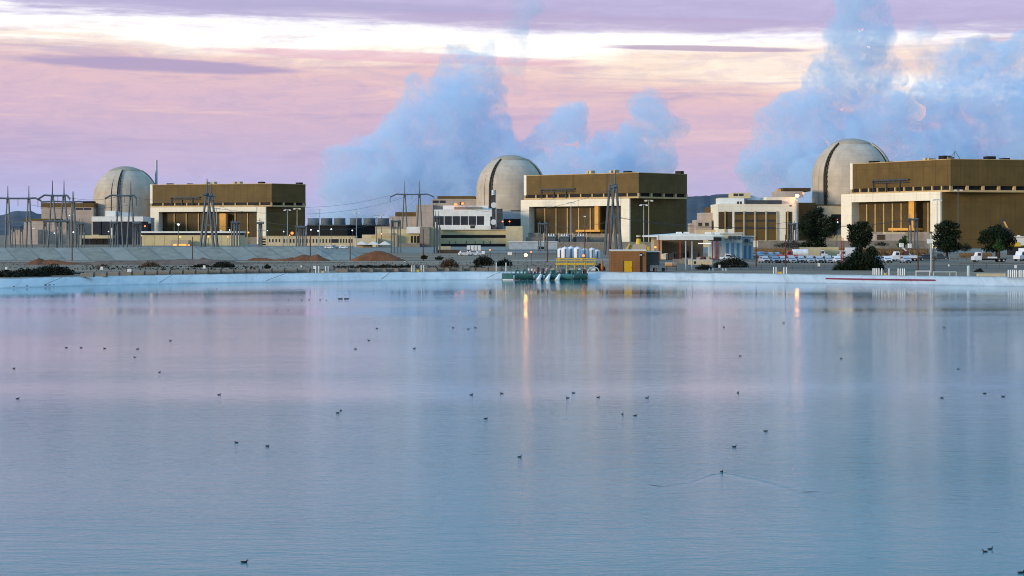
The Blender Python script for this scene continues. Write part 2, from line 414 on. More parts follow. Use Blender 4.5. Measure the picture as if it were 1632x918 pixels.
# ================================================================ SETTING
# shoreline: distance of the liner's top edge against world x
SHP = [(0, 445), (150, 441.3), (300, 438.6), (450, 436.5), (600, 435), (750, 433.6), (920, 433.6), (1050, 435), (1200, 437), (1350, 439), (1500, 441), (1632, 442.6)]
SH = [(-900, 40), (-300, 190), (-130, 255)]+[(X(px, 7.1*F/(py-HY)), 7.1*F/(py-HY)) for px, py in SHP]+[(130, 262), (300, 190), (900, 40)]
def shore(x):
    for (a, da), (b, db) in zip(SH, SH[1:]):
        if x <= b: return da+(db-da)*(x-a)/(b-a)
    return SH[-1][1]
def sheet(name, rows, m, kind='structure', smooth=True):
    bm = bmesh.new(); g = [[bm.verts.new(p) for p in r] for r in rows]
    for a, b in zip(g, g[1:]):
        for i in range(len(a)-1): bm.faces.new([a[i], a[i+1], b[i+1], b[i]])
    mb = MB(); mb.bm.free(); mb.bm = bm
    o = mb.build(name, m, None, smooth); o['kind'] = kind; return o
xs = [-900+40*i for i in range(19)]+[-140+2.5*i for i in range(1, 113)]+[180+40*i for i in range(19)]
rows = []
from mathutils import noise as _mn
class mn:
    @staticmethod
    def noise(v):
        r = _mn.noise(v)
        return r if -1 <= r <= 1 else 0.
for d in [0, 1.5, 3, 6, 10, 16, 24, 34, 46, 60, 76, 95, 120, 150, 190, 240, 300, 400, 600, 900, 1500, 3000, 7000, 16000]:
    k = min(1, d/150.); r = []
    for x_ in xs:
        D_ = shore(x_)*(1-k)+318*k+d
        sx = max(1., D_/700.)
        xx = x_*sx
        zz = ground_z(D_)
        if 4 < d < 26: zz += mn.noise(Vector((xx*.05, D_*.1, 0)))*.15
        r.append((xx, D_, zz))
    rows.append(r)
sheet('ground', rows, 'ground')
# pale pond liner slope
rows = []
for k, (off, zz) in enumerate([(.9, .72), (.2, .70), (-1.0, .35), (-2.6, -.3), (-3.8, -.78), (-7., -2.0)]):
    rows.append([(x_, shore(x_)+off, zz+.03*mn.noise(Vector((x_*.12, k, 3)))) for x_ in xs])
sheet('pond_bank', rows, 'liner')
# welds in the liner, running down the slope
mb = MB()
for px in (120, 262, 415, 596, 772, 880, 965, 1110, 1260, 1420, 1560):
    D_ = 302; x_ = X(px, D_); s_ = shore(x_); sk = random.uniform(1.2, 4.)
    mb.tube((x_+sk, s_-.1, .70), (x_, s_-3.0, -.44), .03, seg=5)
mb.build('bank_seam', M['grey_dk'])['kind'] = 'structure'
mb = MB()
for i in range(30):
    t0, t1 = i/30, (i+1)/30
    def lp(t, dz):
        D_ = 297; x_ = X(1325+164*t, D_-4*t); f_ = 1.9+.25*math.sin(t*3); s_ = shore(x_)
        return [(x_, s_-f_-.10, -.05-.04+dz), (x_, s_-f_+.30, .13-.04+dz)]
    a = lp(t0, .03); b = lp(t1, .03)
    mb.hexa([a[0], b[0], b[1], a[1]]+[tuple(Vector(q)+Vector((0, 0, .05))) for q in (a[0], b[0], b[1], a[1])])
tag(mb.build('liner_strip', 'liner_red'), 'long dark maroon strip lying on the pale liner slope at the right', 'marker strip')
# water
sheet('water', [[(x_, y_, WZ) for x_ in (-900, -300, 0, 300, 900)] for y_ in (-150, 0, 100, 200, 330)], 'water')
# hills
def hill(name, pts, D, depth, m='hill'):
    rows = []
    for k, f in enumerate([0, .35, .7, 1., .8, .3, 0]):
        yy = D+depth*(k-3)/6*1.0
        rows.append([(X(px, D)*(1+(yy-D)/D), yy, Z(py, D)*f*(1+(.14*mn.noise(Vector((px*.08, k*.9, 1))) if k != 3 else 0)) if f else -10) for px, py in pts])
    o = sheet(name, rows, m, 'structure', True); return o
def dense(pts, n, amp):
    out = []
    for (a, b), (c, d) in zip(pts, pts[1:]):
        for i in range(n):
            t = i/n; out.append((a+(c-a)*t, b+(d-b)*t-amp*mn.noise(Vector((a+(c-a)*t, 0, 7))*.11)))
    return out+[pts[-1]]
hill('hills', dense([(-260, 372), (-160, 352), (-60, 345), (0, 343), (25, 336), (50, 337), (75, 343), (120, 352), (200, 366), (320, 372)], 6, 2.), 9000, 3000)
hill('hills', dense([(900, 372), (1000, 330), (1060, 318), (1098, 314), (1130, 311), (1165, 308), (1200, 312), (1260, 330), (1400, 350), (1600, 372)], 6, 2.), 8000, 3000)

# concrete bank across the left
def poly_sheet(name, fr, m):
    return sheet(name, fr, m, 'structure', False)
pts = [(-60, 395), (0, 395), (120, 395), (300, 394), (420, 393.5), (488, 393), (512, 396), (535, 401), (560, 403), (600, 407), (650, 414)]
rows = [[], [], [], []]
for px, py in pts:
    Db, Dt = 480., 492.
    zt = Z(py, Dt)
    rows[0].append((X(px, Db), Db, .45)); rows[1].append((X(px, Dt), Dt, zt)); rows[2].append((X(px, Dt+6), Dt+6, zt)); rows[3].append((X(px, Dt+40), Dt+40, -.2))
poly_sheet('concrete_bank', rows, 'bank')
# roads and paved lots as sheets lying over the dirt
def strip(name, pts, m, lift=.01):
    """pts: (px, D_near, D_far)"""
    rows = [[], [], []]
    for px, a, b in pts:
        for k, D_ in enumerate((a, (a+b)/2, b)):
            rows[k].append((X(px, a), D_, ground_z(D_)+lift))
    return sheet(name, rows, m)
strip('road', [(-100, 448, 462), (300, 448, 462), (700, 448, 466), (1000, 470, 500), (1200, 470, 500)], 'roadmat')
strip('parking_lot', [(1050, 350, 560), (1210, 345, 590), (1400, 338, 600), (1800, 330, 600)], 'asphalt', .02)
# plant yard apron
sheet('yard', [[(X(px, 640), D_, .10) for px in (-200, 500, 1000, 1500, 2000)] for D_ in (700, 1500)], 'grey')

# ================================================================ CONTAINMENT DOMES
def dome(px, D, r, ztop, th0, label, base=0.):
    cx, cy_ = X(px, D), D
    root = thing('containment_dome', label, 'reactor dome', (cx, cy_, base), 'three domed reactor containments')
    zs = ztop-r
    prof = [(r, base), (r, base+(zs-base)*.5), (r, zs)]+[(r*math.cos(R(a)), zs+r*math.sin(R(a))) for a in range(6, 61, 6)]
    MB().lathe(cx, cy_, prof, 96).build('shell', 'concrete_dome', root, True)
    a0 = 60
    prof = [(r*math.cos(R(a0))+.5, zs+r*math.sin(R(a0))-.4)]+[((r+.5)*math.cos(R(a)), zs+(r+.5)*math.sin(R(a))) for a in (60, 66, 72, 78, 84, 90)]
    MB().lathe(cx, cy_, prof, 96).build('dome_cap', 'cap', root, True)
    def rib(th, w, pr, m, name, zlo=base, amax=62, dash=0, par=root):
        mb = MB(); path = [(r, zlo+(zs-zlo)*i/28, 0.) for i in range(29)]+[(r, zs, R(a)) for a in range(3, amax, 3)]
        pts = []
        for rr, zz, a in path:
            pts.append((math.cos(a), zz+r*math.sin(a) if a else zz, a))
        for i in range(len(pts)-1):
            q = []
            for (c_, zz, a) in (pts[i], pts[i+1]):
                for rad in (r-.3, r+pr):
                    R_ = rad*math.cos(a); Z_ = zz if a == 0 else zs+rad*math.sin(a)
                    for s_ in (-1, 1):
                        ex = math.sin(th)*R_+math.cos(th)*(w*(.2 if dash and i % 2 else 1.)*s_/2); ey = -math.cos(th)*R_+math.sin(th)*(w*(.2 if dash and i % 2 else 1.)*s_/2)
                        q.append((cx+ex, cy_+ey, Z_))
            mb.hexa([q[0], q[1], q[3], q[2], q[4], q[5], q[7], q[6]])
        return mb.build(name, m, par)
    for k in range(3):
        th = th0+k*2*math.pi/3
        b = rib(th, 3.6, .9, 'concrete_dome', 'buttress')
        rib(th-2.5/r, .55, .35, 'black', 'side_joint', par=b)
        lad = rib(th+2.4/r, .6, .5, 'black', 'ladder', par=b)
        rib(th+3.7/r, .7, 1.0, 'brown_dark', 'stair_steps', dash=1, par=b)
    return root
R1 = S(62.5, 1046); R2 = S(54.5, 1218); R3 = S(50.5, 1326)
dome(1357, 1046, R1, Z(222, 1046), R(-57), 'tallest and nearest beige concrete reactor dome, behind the dark trees at the right')
dome(813.5, 1218, R2, Z(248, 1218), R(-41), 'middle beige reactor dome beside the mast with dish antennas')
dome(200, 1326, R3, Z(266, 1326), R(-7), 'farthest beige reactor dome behind the grey lattice of masts at the left')

# ================================================================ TURBINE BUILDINGS
class Face:
    def __init__(s, A, B):
        s.A = Vector((A[0], A[1])); d = Vector((B[0]-A[0], B[1]-A[1])); s.L = d.length; s.u = d/s.L; s.n = Vector((s.u.y, -s.u.x))
    def pt(s, u, d, z): p = s.A+s.u*u+s.n*d; return (p.x, p.y, z)
    def box(s, mb, u0, u1, z0, z1, d0, d1):
        return mb.hexa([s.pt(u0, d1, z0), s.pt(u1, d1, z0), s.pt(u1, d0, z0), s.pt(u0, d0, z0), s.pt(u0, d1, z1), s.pt(u1, d1, z1), s.pt(u1, d0, z1), s.pt(u0, d0, z1)])
    def u_at(s, px, d=0.):
        k = (px-816)/F; a = s.A+s.n*d   # x = k*y
        return (k*a.y-a.x)/(s.u.x-k*s.u.y)
    def z_at(s, px, py, d=0.):
        u = s.u_at(px, d); y_ = (s.A+s.u*u+s.n*d).y; return CZ-(py-HY)/F*y_
def turbine(A, B, C, top, edge, gal, fasc0, fasc1, bot, inset, left_ext, pl, pr, mull, tower, gantry, vents, label, base=0.):
    """A left-front, B right-front corner, C far right corner; heights in metres; u positions from photo columns"""
    A, B, C = Vector(A), Vector(B), Vector(C); Dd = A+C-B
    fa = Face(A, B); fb = Face(B, C)
    root = thing('turbine_hall', label, 'turbine hall', (A.x, A.y, base), 'brown turbine halls beside the domes')
    g0, g1 = gal
    MB().prism([A, B, C, Dd], edge, top).build('upper_block', 'brown', root)
    mb = MB(); fa.box(mb, -.3, 1.8, edge-.3, top+.5, -6, .35); mb.build('end_panel', 'cream', root)
    # roof edge flashing
    mb = MB(); fa.box(mb, 1.8, fa.L+.2, top, top+.35, -.6, .2); fb.box(mb, 0, fb.L, top, top+.34, -.6, .2); mb.build('roof_edge', 'ledge', root)
    mb = MB(); q = lambda P, k: P+(Vector(((A+C).x/2, (A+C).y/2))-P)*k
    # lower block
    B2 = B-fa.u*inset
    k = 1.0
    MB().prism([A+fa.n*-5.5, B2-fa.n*5.5, B2-fa.u*(pr-.5)-fa.n*5.5, B2-fa.u*(pr-.5), B2, C-fb.u*.4, Dd], base, g0).build('lower_block', 'brown', root)
    # recessed louvre gallery between the blocks
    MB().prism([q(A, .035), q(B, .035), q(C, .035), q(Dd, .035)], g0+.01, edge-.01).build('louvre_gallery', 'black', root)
    led = MB(); fa.box(led, -.4, fa.L+.0, g0-1.0, g0, -1.9, .25); led.build('gallery_ledge', 'ledge', root)
    led = MB(); fb.box(led, .01, fb.L, g0-1.1, g0-.003, -1.9, .1); led.build('gallery_ledge', 'ledge', root)
    n = int(round(fa.L/mull))
    for i in range(n+1):
        mb = MB(); u = min(fa.L-.9, i*fa.L/n); fa.box(mb, u, u+.85, g0+.003, edge-.003, -1.6, .1); mb.build('gallery_post', 'ledge', root)
    n2_ = max(3, int(round(fb.L/(mull*1.25))))
    for i in range(1, n2_+1):
        mb = MB(); u = min(fb.L-.9, i*fb.L/n2_); fb.box(mb, u, u+1.3, g0+.003, edge-.003, -1.6, .1); mb.build('gallery_post', 'ledge', root)
    # portal frame
    uL, uR = -left_ext, fa.L-inset
    mb = MB(); fa.box(mb, uL, uL+pl, base, fasc0, -9, 1.2); mb.build('portal_pier', 'cream', root)
    mb = MB(); fa.box(mb, uR-pr, uR, base, fasc0, -9, 1.2); mb.build('portal_pier', 'cream', root)
    mb = MB(); fa.box(mb, uL+pl+.01, uR-pr-.01, fasc1, fasc0-.003, -5, 1.6); mb.build('portal_beam', 'cream', root)
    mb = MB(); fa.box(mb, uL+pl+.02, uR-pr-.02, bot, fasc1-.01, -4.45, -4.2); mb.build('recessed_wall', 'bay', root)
    mb = MB(); fa.box(mb, uL+pl+.02, uR-pr-.02, base, bot, -4.3, -.2); mb.build('plinth', 'grey', root)
    nm = int(round((uR-pr-uL-pl)/mull))
    for i in range(1, nm):
        u = uL+pl+(uR-pr-uL-pl)*i/nm
        mb = MB(); fa.box(mb, u-.35, u+.35, bot, fasc1-1.0, -4.19, -3.5); mb.build('mullion', 'ledge', root)
    # parapet step and roof units
    for (px, wd, h, m) in vents:
        u = fa.u_at(px) if px <= fa_limit(fa) else None
        mb = MB()
        if u is not None and u < fa.L: fa.box(mb, u-wd/2, u+wd/2, top+.352, top+h, -6, -1.2-random.random())
        else:
            u = fb.u_at(px); fb.box(mb, u-wd/2, u+wd/2, top+.352, top+h, -6, -1.2)
        mb.build('roof_vent', m, root)
    # orange stair tower with platform
    u0, u1, z0, z1 = tower
    mb = MB(); fa.box(mb, u0, u1, z0, z1, -4.1, .6); t_ = mb.build('stair_tower', 'orange', root)
    mb = MB(); fa.box(mb, u1, u1+1.4, z0, z1-.3, -4.1, .5); mb.build('stair_tower_side', 'brown_dark', root)
    mb = MB(); fa.box(mb, u0-14, u1+2, z0-1.3, z0-.01, -4.0, 1.8); mb.build('platform', 'orange', root)
    # pipe gantry on the upper wall
    u0, u1, z_, zb = gantry
    mb = MB(); fa.box(mb, u0, u1, z_-.5, z_+.3, .8, 1.3); fa.box(mb, u0, u1, z_-1.7, z_-1.4, .8, 1.2)
    nn = int((u1-u0)/1.6)
    for i in range(nn): mb.tube(fa.pt(u0+i*1.6, 1, z_-1.5), fa.pt(u0+(i+1)*1.6, 1, z_-.1), .14, seg=4)
    for i in range(3):
        u = u0+.5+i*(u1-u0)*.36; fa.box(mb, u-.3, u+.3, zb, z_, .4, .8)
    mb.build('pipe_gantry', 'grey_dk', root)
    return root, fa, fb
def fa_limit(fa):
    p = fa.A+fa.u*fa.L; return 816+F*p.x/p.y
# right, nearest
def P2(px, D): return (X(px, D), D)
A1, B1, C1 = P2(1356, 966), P2(1515, 901), P2(1665, 915)
z1 = lambda py, D=901: Z(py, D)
t1, fa1, fb1 = turbine(A1, B1, C1, z1(254), z1(296), (z1(302.5), 0), z1(305), z1(319), 8.5, 6., 6.5, 8.5, 7.2, 6.6,
    (45.5, 49.5, 10.5, 24.5), (18, 46, z1(283), z1(303)),
    [(1385, 3.5, 1.4, 'black'), (1412, 1.2, .7, 'black'), (1468, 2, 1.6, 'cream2'), (1476, 1.2, 1.3, 'cream2'), (1497, 4.2, 2.2, 'black'), (1506, 1., 1.6, 'grey'), (1583, 4.4, 1.9, 'black'), (1607, 3.4, 1.1, 'black')],
    'brown turbine hall with cream portal at the right edge, nearest of three')
A2, B2_, C2 = P2(836, 1155), P2(1018, 1096), P2(1095, 1128)
z2 = lambda py, D=1096: Z(py, D)
t2, fa2, fb2 = turbine(A2, B2_, C2, z2(275.5), z2(307.5), (z2(313), 0), z2(316), z2(327.5), 7.5, 6.2, 2.2, 7.0, 6.5, 9.0,
    (57.5, 60.5, 10, 25), (14, 42, z2(298.5), z2(314)),
    [(932, 1.6, 2.1, 'cream2'), (937.5, 1.8, 2.4, 'cream2'), (970, 1.5, 2.1, 'cream2'), (976, 1.8, 2.4, 'cream2'), (995, 3.4, 1.5, 'black'), (1004, 1.2, .8, 'black'), (1090, 2.8, 2.2, 'black')],
    'brown turbine hall with cream portal at the centre, right of the middle dome')
A3, B3, C3 = P2(240, 1306), P2(433, 1273), P2(487, 1295)
z3 = lambda py, D=1273: Z(py, D)
t3, fa3, fb3 = turbine(A3, B3, C3, z3(293), z3(322.5), (z3(327), 0), z3(329.5), z3(337), 5, 4.2, -.5, 7.0, 7.0, 9.4,
    (57, 62, 8, 22), (17, 41, z3(313), z3(326)),
    [(267, 3.6, 1.2, 'black'), (299, 2.6, 1.0, 'black'), (327, 1.6, 2, 'cream2'), (338, 1.8, 2.1, 'cream2'), (370, 1.8, 2, 'cream2'), (379, 1.8, 2, 'cream2'), (413, 3.6, 1.7, 'black'), (482, 2.8, 1.6, 'black')],
    'brown turbine hall with cream portal at the left, farthest of three')
# roof antenna tripod on the near hall
rt = thing('roof_antenna', 'thin tripod antenna on the roof of the right turbine hall', 'antenna', (X(1522, 905), 909, z1(254)))
mb = MB(); zc = z1(254); xa = X(1522, 909)
for dx, dy in ((-3, 0), (3, 0), (0, 3)): mb.tube((xa+dx, 909+dy, zc), (xa, 909, zc+4.5), .16, .1, 5)
mb.build('tripod', 'grey_dk', rt); MB().tube((xa, 909, zc+4.5), (xa, 909, zc+8), .1, .05, 5).build('rod', 'steel', rt)
# small mast behind the far dome
MB().tube((X(249, 1340), 1340, 0), (X(249, 1340), 1340, Z(255, 1340)), 1.15, .95, 10).solo('vent_mast', 'steel_lt', 'slender pale mast rising behind the far left dome and turbine hall', 'mast')

# ================================================================ OTHER BUILDINGS
def bld(name, label, cat, blocks, group=None, D0=None):
    """blocks: (part, mat, px0, px1, py0, py1 or None for the ground, D, depth)"""
    b0 = blocks[0]; D = b0[6]
    root = thing(name, label, cat, (X((b0[2]+b0[3])/2, D), D+b0[7]/2, 0), group)
    for part, m, a, b, c, d, D, t in blocks:
        mb = MB()
        mb.pb(a, b, c, d if d is not None else 400, D, t, -.05 if d is None else None)
        mb.build(part, m, root)
    return root
def windows(root, px0, px1, py0, py1, D, n, gap=.25, m='glass', name='window', proud=.06, frame=None):
    w_ = (px1-px0)/n
    for i in range(n):
        a = px0+i*w_+w_*gap/2; b = px0+(i+1)*w_-w_*gap/2
        if frame:
            f_ = MB().pb(a-.8, b+.8, py0-.8, py1+.8, D-proud-.04, proud+.02).build('window_frame', frame, root)
            MB().pb(a, b, py0, py1, D-proud-.1, .05).build('pane', m, f_)
        else: MB().pb(a, b, py0, py1, D-proud, proud-.005).build(name, m, root)

# --- unit 3 side (left)
b = bld('auxiliary_building', 'pinkish concrete block with brown roof band behind the leftmost masts', 'building', [
    ('wall', 'pink', 66, 149, 330, None, 1300, 50), ('roof_band', 'brown', 66, 150, 323.5, 329.9, 1299.5, 51), ('low_wing', 'pink', 38, 110, 352, None, 1270, 28),
    ('wing_roof', 'brown', 36, 84, 348.5, 351.9, 1269.5, 29), ('roof_box', 'black', 132, 148, 320.5, 323.4, 1310, 8), ('annex', 'pink', 14, 60, 366, None, 1255, 14)])
windows(b, 120, 146, 331.5, 334.5, 1300, 2, .1); windows(b, 87, 92, 366, 368, 1270, 2, .2)
MB().pb(51, 66, 376, 398, 1270-.3, .25).build('roller_door', 'grey_dk', b)
MB().pb(51, 56, 363, 365, 1254.8, .1).build('window', 'white', b)
b = bld('control_building', 'white stepped control building in front of the far left dome', 'building', [
    ('upper_wall', 'white', 146, 228, 345, 353, 1235, 26), ('wall', 'cream2', 146, 158, 353.1, None, 1236, 24), ('core', 'grey_dk', 158, 226, 353.1, None, 1238, 22),
    ('roof_house', 'white', 168, 184, 336, 344.9, 1240, 12), ('roof_house', 'steel_lt', 186, 208, 338.5, 344.9, 1242, 12), ('pier', 'white', 176, 180, 353.1, None, 1236, 1.9),
    ('spandrel', 'cream2', 127, 180, 375, 380, 1230, 8), ('lower_wall', 'cream2', 127, 130.5, 375.1, None, 1231, 6)])
windows(b, 147, 176, 353.5, 374, 1236-.1, 2, .12, 'glass'); windows(b, 182, 225, 354, 392, 1237.9, 4, .15)
windows(b, 131, 176, 381, 392, 1232, 4, .08, 'black')
b = bld('storage_building', 'long pale yellow low building with black stripe below its white roof edge', 'building', [
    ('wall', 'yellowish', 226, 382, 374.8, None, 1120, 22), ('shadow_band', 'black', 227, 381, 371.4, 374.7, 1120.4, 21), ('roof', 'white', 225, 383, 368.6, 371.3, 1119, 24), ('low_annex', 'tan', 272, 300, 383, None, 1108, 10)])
windows(b, 275, 298, 389, 393, 1108, 3, .3, 'lamporange')
for px in (246, 262, 332, 352, 370): MB().pb(px, px+.5, 374.9, 398, 1119.9, .08).build('downpipe', 'tan', b)
MB().box(X(350, 1119), X(352, 1119), 1121, 1123, Z(368.5, 1119), Z(366.5, 1119)).build('roof_vent', 'white', b)
b = bld('office_building', 'long tan office block with a row of narrow dark windows behind the grey bank', 'building', [
    ('wall', 'cream2', 424, 565, 377, None, 1080, 18), ('parapet', 'yellowish', 423.5, 565.5, 376, 376.95, 1079.7, 18.6)])
windows(b, 450, 528, 381, 387, 1080, 15, .55); windows(b, 528, 540, 381, 387, 1080, 1, .05); windows(b, 541, 563, 381, 387, 1080, 5, .5); windows(b, 427, 448, 381, 386, 1080, 4, .55)
b = bld('louvred_shed', 'small cream shed with black louvres at the foot of the left turbine hall', 'shed', [('wall', 'cream2', 413, 424, 376.5, None, 1090, 10)])
for i in range(3): MB().pb(414, 423.5, 380+i*4.2, 382.4+i*4.2, 1089.9, .09).build('louvre', 'black', b)

# --- unit 2 side (middle)
b = bld('auxiliary_building', 'stepped pinkish concrete building with brown roof left of the middle dome', 'building', [
    ('wall', 'pink', 621, 667, 345, None, 1225, 40), ('roof_band', 'brown', 630, 663, 338, 344.9, 1226, 38), ('tower_block', 'pink', 663, 690, 326, None, 1215, 44),
    ('upper_block', 'pink', 688, 760, 317, None, 1220, 46), ('upper_roof', 'brown', 697, 757, 312.5, 316.95, 1221, 44), ('left_step', 'tan', 598, 625, 361, None, 1210, 20)])
windows(b, 689, 711, 319.5, 323.5, 1220, 2, .12)
for px, py in ((760, 323), (733, 322)): MB().pb(px, px+3, py, py+5, 1219, 1.).build('roof_box', 'brown_dark', b)
b = bld('control_building', 'white control building with dark window strip in front of the middle dome', 'building', [
    ('wall', 'white', 692, 792, 334, None, 1130, 30), ('roof_parapet', 'white', 706, 778, 327.5, 333.9, 1134, 20), ('roof_plant', 'grey', 724, 768, 330, 333.95, 1131, 2.5),
    ('corner_tower', 'white', 773, 798, 332, None, 1138, 20), ('dark_stack', 'grey_dk', 791, 801, 332.5, None, 1128, 9), ('step', 'white', 757, 782, 359.5, 369, 1124, 6)])
windows(b, 695, 772, 344.5, 358.5, 1130, 6, .09); windows(b, 749, 759, 359, 364, 1129.9, 1, .1); windows(b, 781, 786, 345, 365, 1129.9, 1, .1)
b = bld('office_building', 'two storey cream office with two long black window bands', 'office', [
    ('wall', 'yellowish', 702, 810, 367, None, 1030, 24), ('end_block', 'cream2', 806, 833, 360.5, None, 1026, 30), ('roof_slab', 'cream2', 701, 811, 365.8, 366.95, 1029, 26)])
MB().pb(703, 808-2, 374.5, 379.2, 1029.9, .095).build('window_band', 'black', b); MB().pb(703, 808-2, 388.5, 392.8, 1029.9, .095).build('window_band', 'black', b)
for px in (716, 726, 743, 757, 770, 781): MB().pb(px, px+.8, 384, 388.4, 1029.7, .25).build('lamp_bracket', 'grey_dk', b)
b = bld('office_building', 'cream and ochre low building group left of the two storey office', 'building', [
    ('wall', 'yellowish', 632, 668, 372, None, 1010, 20), ('upper_wall', 'cream2', 600, 668, 364.5, 371.95, 1012, 22), ('tower', 'white', 648, 672, 361.5, 372, 1008, 1.8), ('low_wing', 'cream2', 565, 602, 380, None, 1000, 14),
    ('mid_wing', 'cream2', 577, 632, 374, None, 1006, 14), ('grey_block', 'grey', 669, 684.5, 362, None, 990, 26), ('gable', 'cream2', 684.6, 700, 362.3, None, 1000, 26), ('front_annex', 'grey', 636, 669, 388, None, 985, 10)])
windows(b, 654, 669, 376, 387, 1007.9, 3, .3, 'black')
MB().pb(592, 632, 375.2, 379.2, 1005.8, .1).build('ochre_band', 'ledge', b)
t = thing('marquee_tent', 'pale tent with peaked roof beside the low cream buildings', 'tent', (X(595, 960), 960, 0))
mb = MB(); zt, zb = Z(384.5, 960), Z(390, 960)
for i in range(3):
    a, c = X(567+i*18.5, 960), X(567+(i+1)*18.5, 960)
    mb.profile([(a, zb), (c, zb), ((a+c)/2, zt)], 955, 967)
mb.build('tent_roof', 'white', t)
MB().pb(568, 592, 390.1, 396, 960, 7, 0).build('tent_wall', 'tan', t)
for px in (568, 586, 604, 621): MB().pb(px, px+.9, 390.1, 398, 957, .35, 0).build('pole', 'steel', t)
b = bld('warehouse', 'long low grey-green warehouse below the centre turbine hall', 'warehouse', [('wall', 'steel_lt', 811, 888, 386, None, 860, 14), ('roof_edge', 'white', 810, 889, 385, 385.95, 859.6, 15), ('door', 'black', 857, 867, 393, 398, 859.7, .28)])
b = bld('yard_wall', 'grey concrete wall and bays at the foot of the centre turbine hall', 'wall', [('wall', 'grey', 838, 966, 378, None, 1030, 3), ('bay', 'grey', 842, 860, 371, 378, 1031, 8)])
for px in (877, 898, 917): MB().pb(px, px+14, 374, 384, 1029, .95).build('transformer_bay', 'grey_dk', b); 
for px in (866, 890, 912, 934): MB().pb(px, px+1.2, 371, 388, 1028.6, 1.).build('bay_pillar', 'cream2', b)
# transformers
for i, px in enumerate((872, 893, 919)):
    t = thing('transformer', 'grey yard transformer %s below the centre turbine hall' % ('in the left bay', 'in the middle bay', 'nearest the tall pylon')[i], 'transformer', (X(px, 1020), 1021, 0), 'transformers by the centre turbine hall')
    MB().pb(px, px+13, 377, None or 392, 1020, 5, 0).build('tank', 'steel', t)
    for k in range(3): mb = MB(); mb.lathe(X(px+2.5+k*4, 1022), 1022, [(.35, Z(377, 1022)), (.5, Z(375.5, 1022)), (.25, Z(374.5, 1022)), (.2, Z(372.5, 1022)), (0, Z(372, 1022))], 8); mb.build('bushing', 'white', t)
    MB().pb(px-1, px+14, 375.8, 376.95, 1019, 4.).build('conservator', 'steel_lt', t)

# --- unit 1 side (right)
b = bld('auxiliary_building', 'stepped pinkish concrete annex with two square windows left of the right control building', 'building', [
    ('wall', 'pink', 1118, 1146, 339, None, 1010, 24), ('left_step', 'pink', 1109, 1134, 350.5, None, 1004, 20), ('far_step', 'pink', 1100, 1112, 356, None, 1015, 14), ('roof_band', 'brown', 1127, 1143, 330.5, 338.9, 1020, 14), ('base', 'cream2', 1110, 1170, 366, None, 996, 6)])
windows(b, 1110.5, 1132, 355, 360, 1004, 2, .45, frame='pink')
b = bld('control_building', 'cream control building with tall brown window bays in front of the right dome', 'building', [
    ('wall', 'cream', 1144, 1268, 325, None, 985, 36), ('upper_step', 'white', 1148, 1186, 316, 324.9, 990, 22), ('roof_house', 'cream2', 1168, 1196, 307, 316, 996, 20), ('left_house', 'cream2', 1147, 1167, 315, 320, 999, 18),
    ('right_step', 'cream', 1222, 1268, 314, 324.9, 988, 26), ('roof_plant', 'grey_dk', 1188, 1246, 319, 324.8, 984.5, 3), ('mid_house', 'pink', 1237, 1280, 305, 314, 1010, 18), ('roof_band', 'brown_dark', 1248, 1292, 299.5, 304.9, 1020, 20), ('chimney_block', 'orange', 1239, 1244.5, 301.5, 304.95, 1012, 4), ('side_wall', 'steel_lt', 1268.1, 1271, 318, None, 985, 30)])
windows(b, 1144.5, 1167.5, 337.5, 365, 985, 1, .06, 'brown_dark'); 
for i in range(4): 
    a = 1170.5+i*17.5
    f_ = MB().pb(a, a+14.5, 337.5, 383, 984.8, .19).build('window_bay', 'brown', b)
    MB().pb(a+.3, a+14.2, 337.6, 341.5, 984.6, .19).build('pane', 'glass', f_); MB().pb(a+.3, a+14.2, 350, 353, 984.6, .19).build('pane', 'glass', f_); MB().pb(a+.3, a+14.2, 362, 365, 984.6, .19).build('pane', 'glass', f_)
for i in range(6): MB().pb(1168+i*17.5-.9 if i else 1155, 1168+i*17.5+.9 if i else 1156.4, 336.5, 383, 984.0, .79).build('mullion', 'ledge', b)
windows(b, 1252, 1263, 337.5, 382, 985, 1, .05, 'brown_dark')
windows(b, 1168.5, 1185.5, 308.5, 312.5, 996, 2, .12); windows(b, 1174, 1183, 321, 325, 984.9, 2, .2)
windows(b, 1258, 1262, 327, 329, 985, 1, .1, 'brown_dark')
bld('link_building', 'dark brown block between the cream control building and the right dome', 'building', [('wall', 'brown', 1271.5, 1300, 323, None, 1000, 40), ('edge_trim', 'ledge', 1272, 1273.2, 323, 385, 999.7, .28)])
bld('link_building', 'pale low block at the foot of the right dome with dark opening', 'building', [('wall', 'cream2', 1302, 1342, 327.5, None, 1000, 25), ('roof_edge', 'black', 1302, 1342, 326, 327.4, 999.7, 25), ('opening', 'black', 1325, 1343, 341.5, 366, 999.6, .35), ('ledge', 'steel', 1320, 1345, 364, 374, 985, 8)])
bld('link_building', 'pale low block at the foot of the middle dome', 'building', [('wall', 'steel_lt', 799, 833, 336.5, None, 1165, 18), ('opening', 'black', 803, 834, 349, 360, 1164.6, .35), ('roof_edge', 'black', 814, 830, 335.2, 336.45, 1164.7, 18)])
bld('link_building', 'low dark block at the foot of the far left dome', 'building', [('wall', 'steel_lt', 208, 240, 347, None, 1280, 14), ('opening', 'black', 226, 241, 356, 375, 1279.6, .35)])
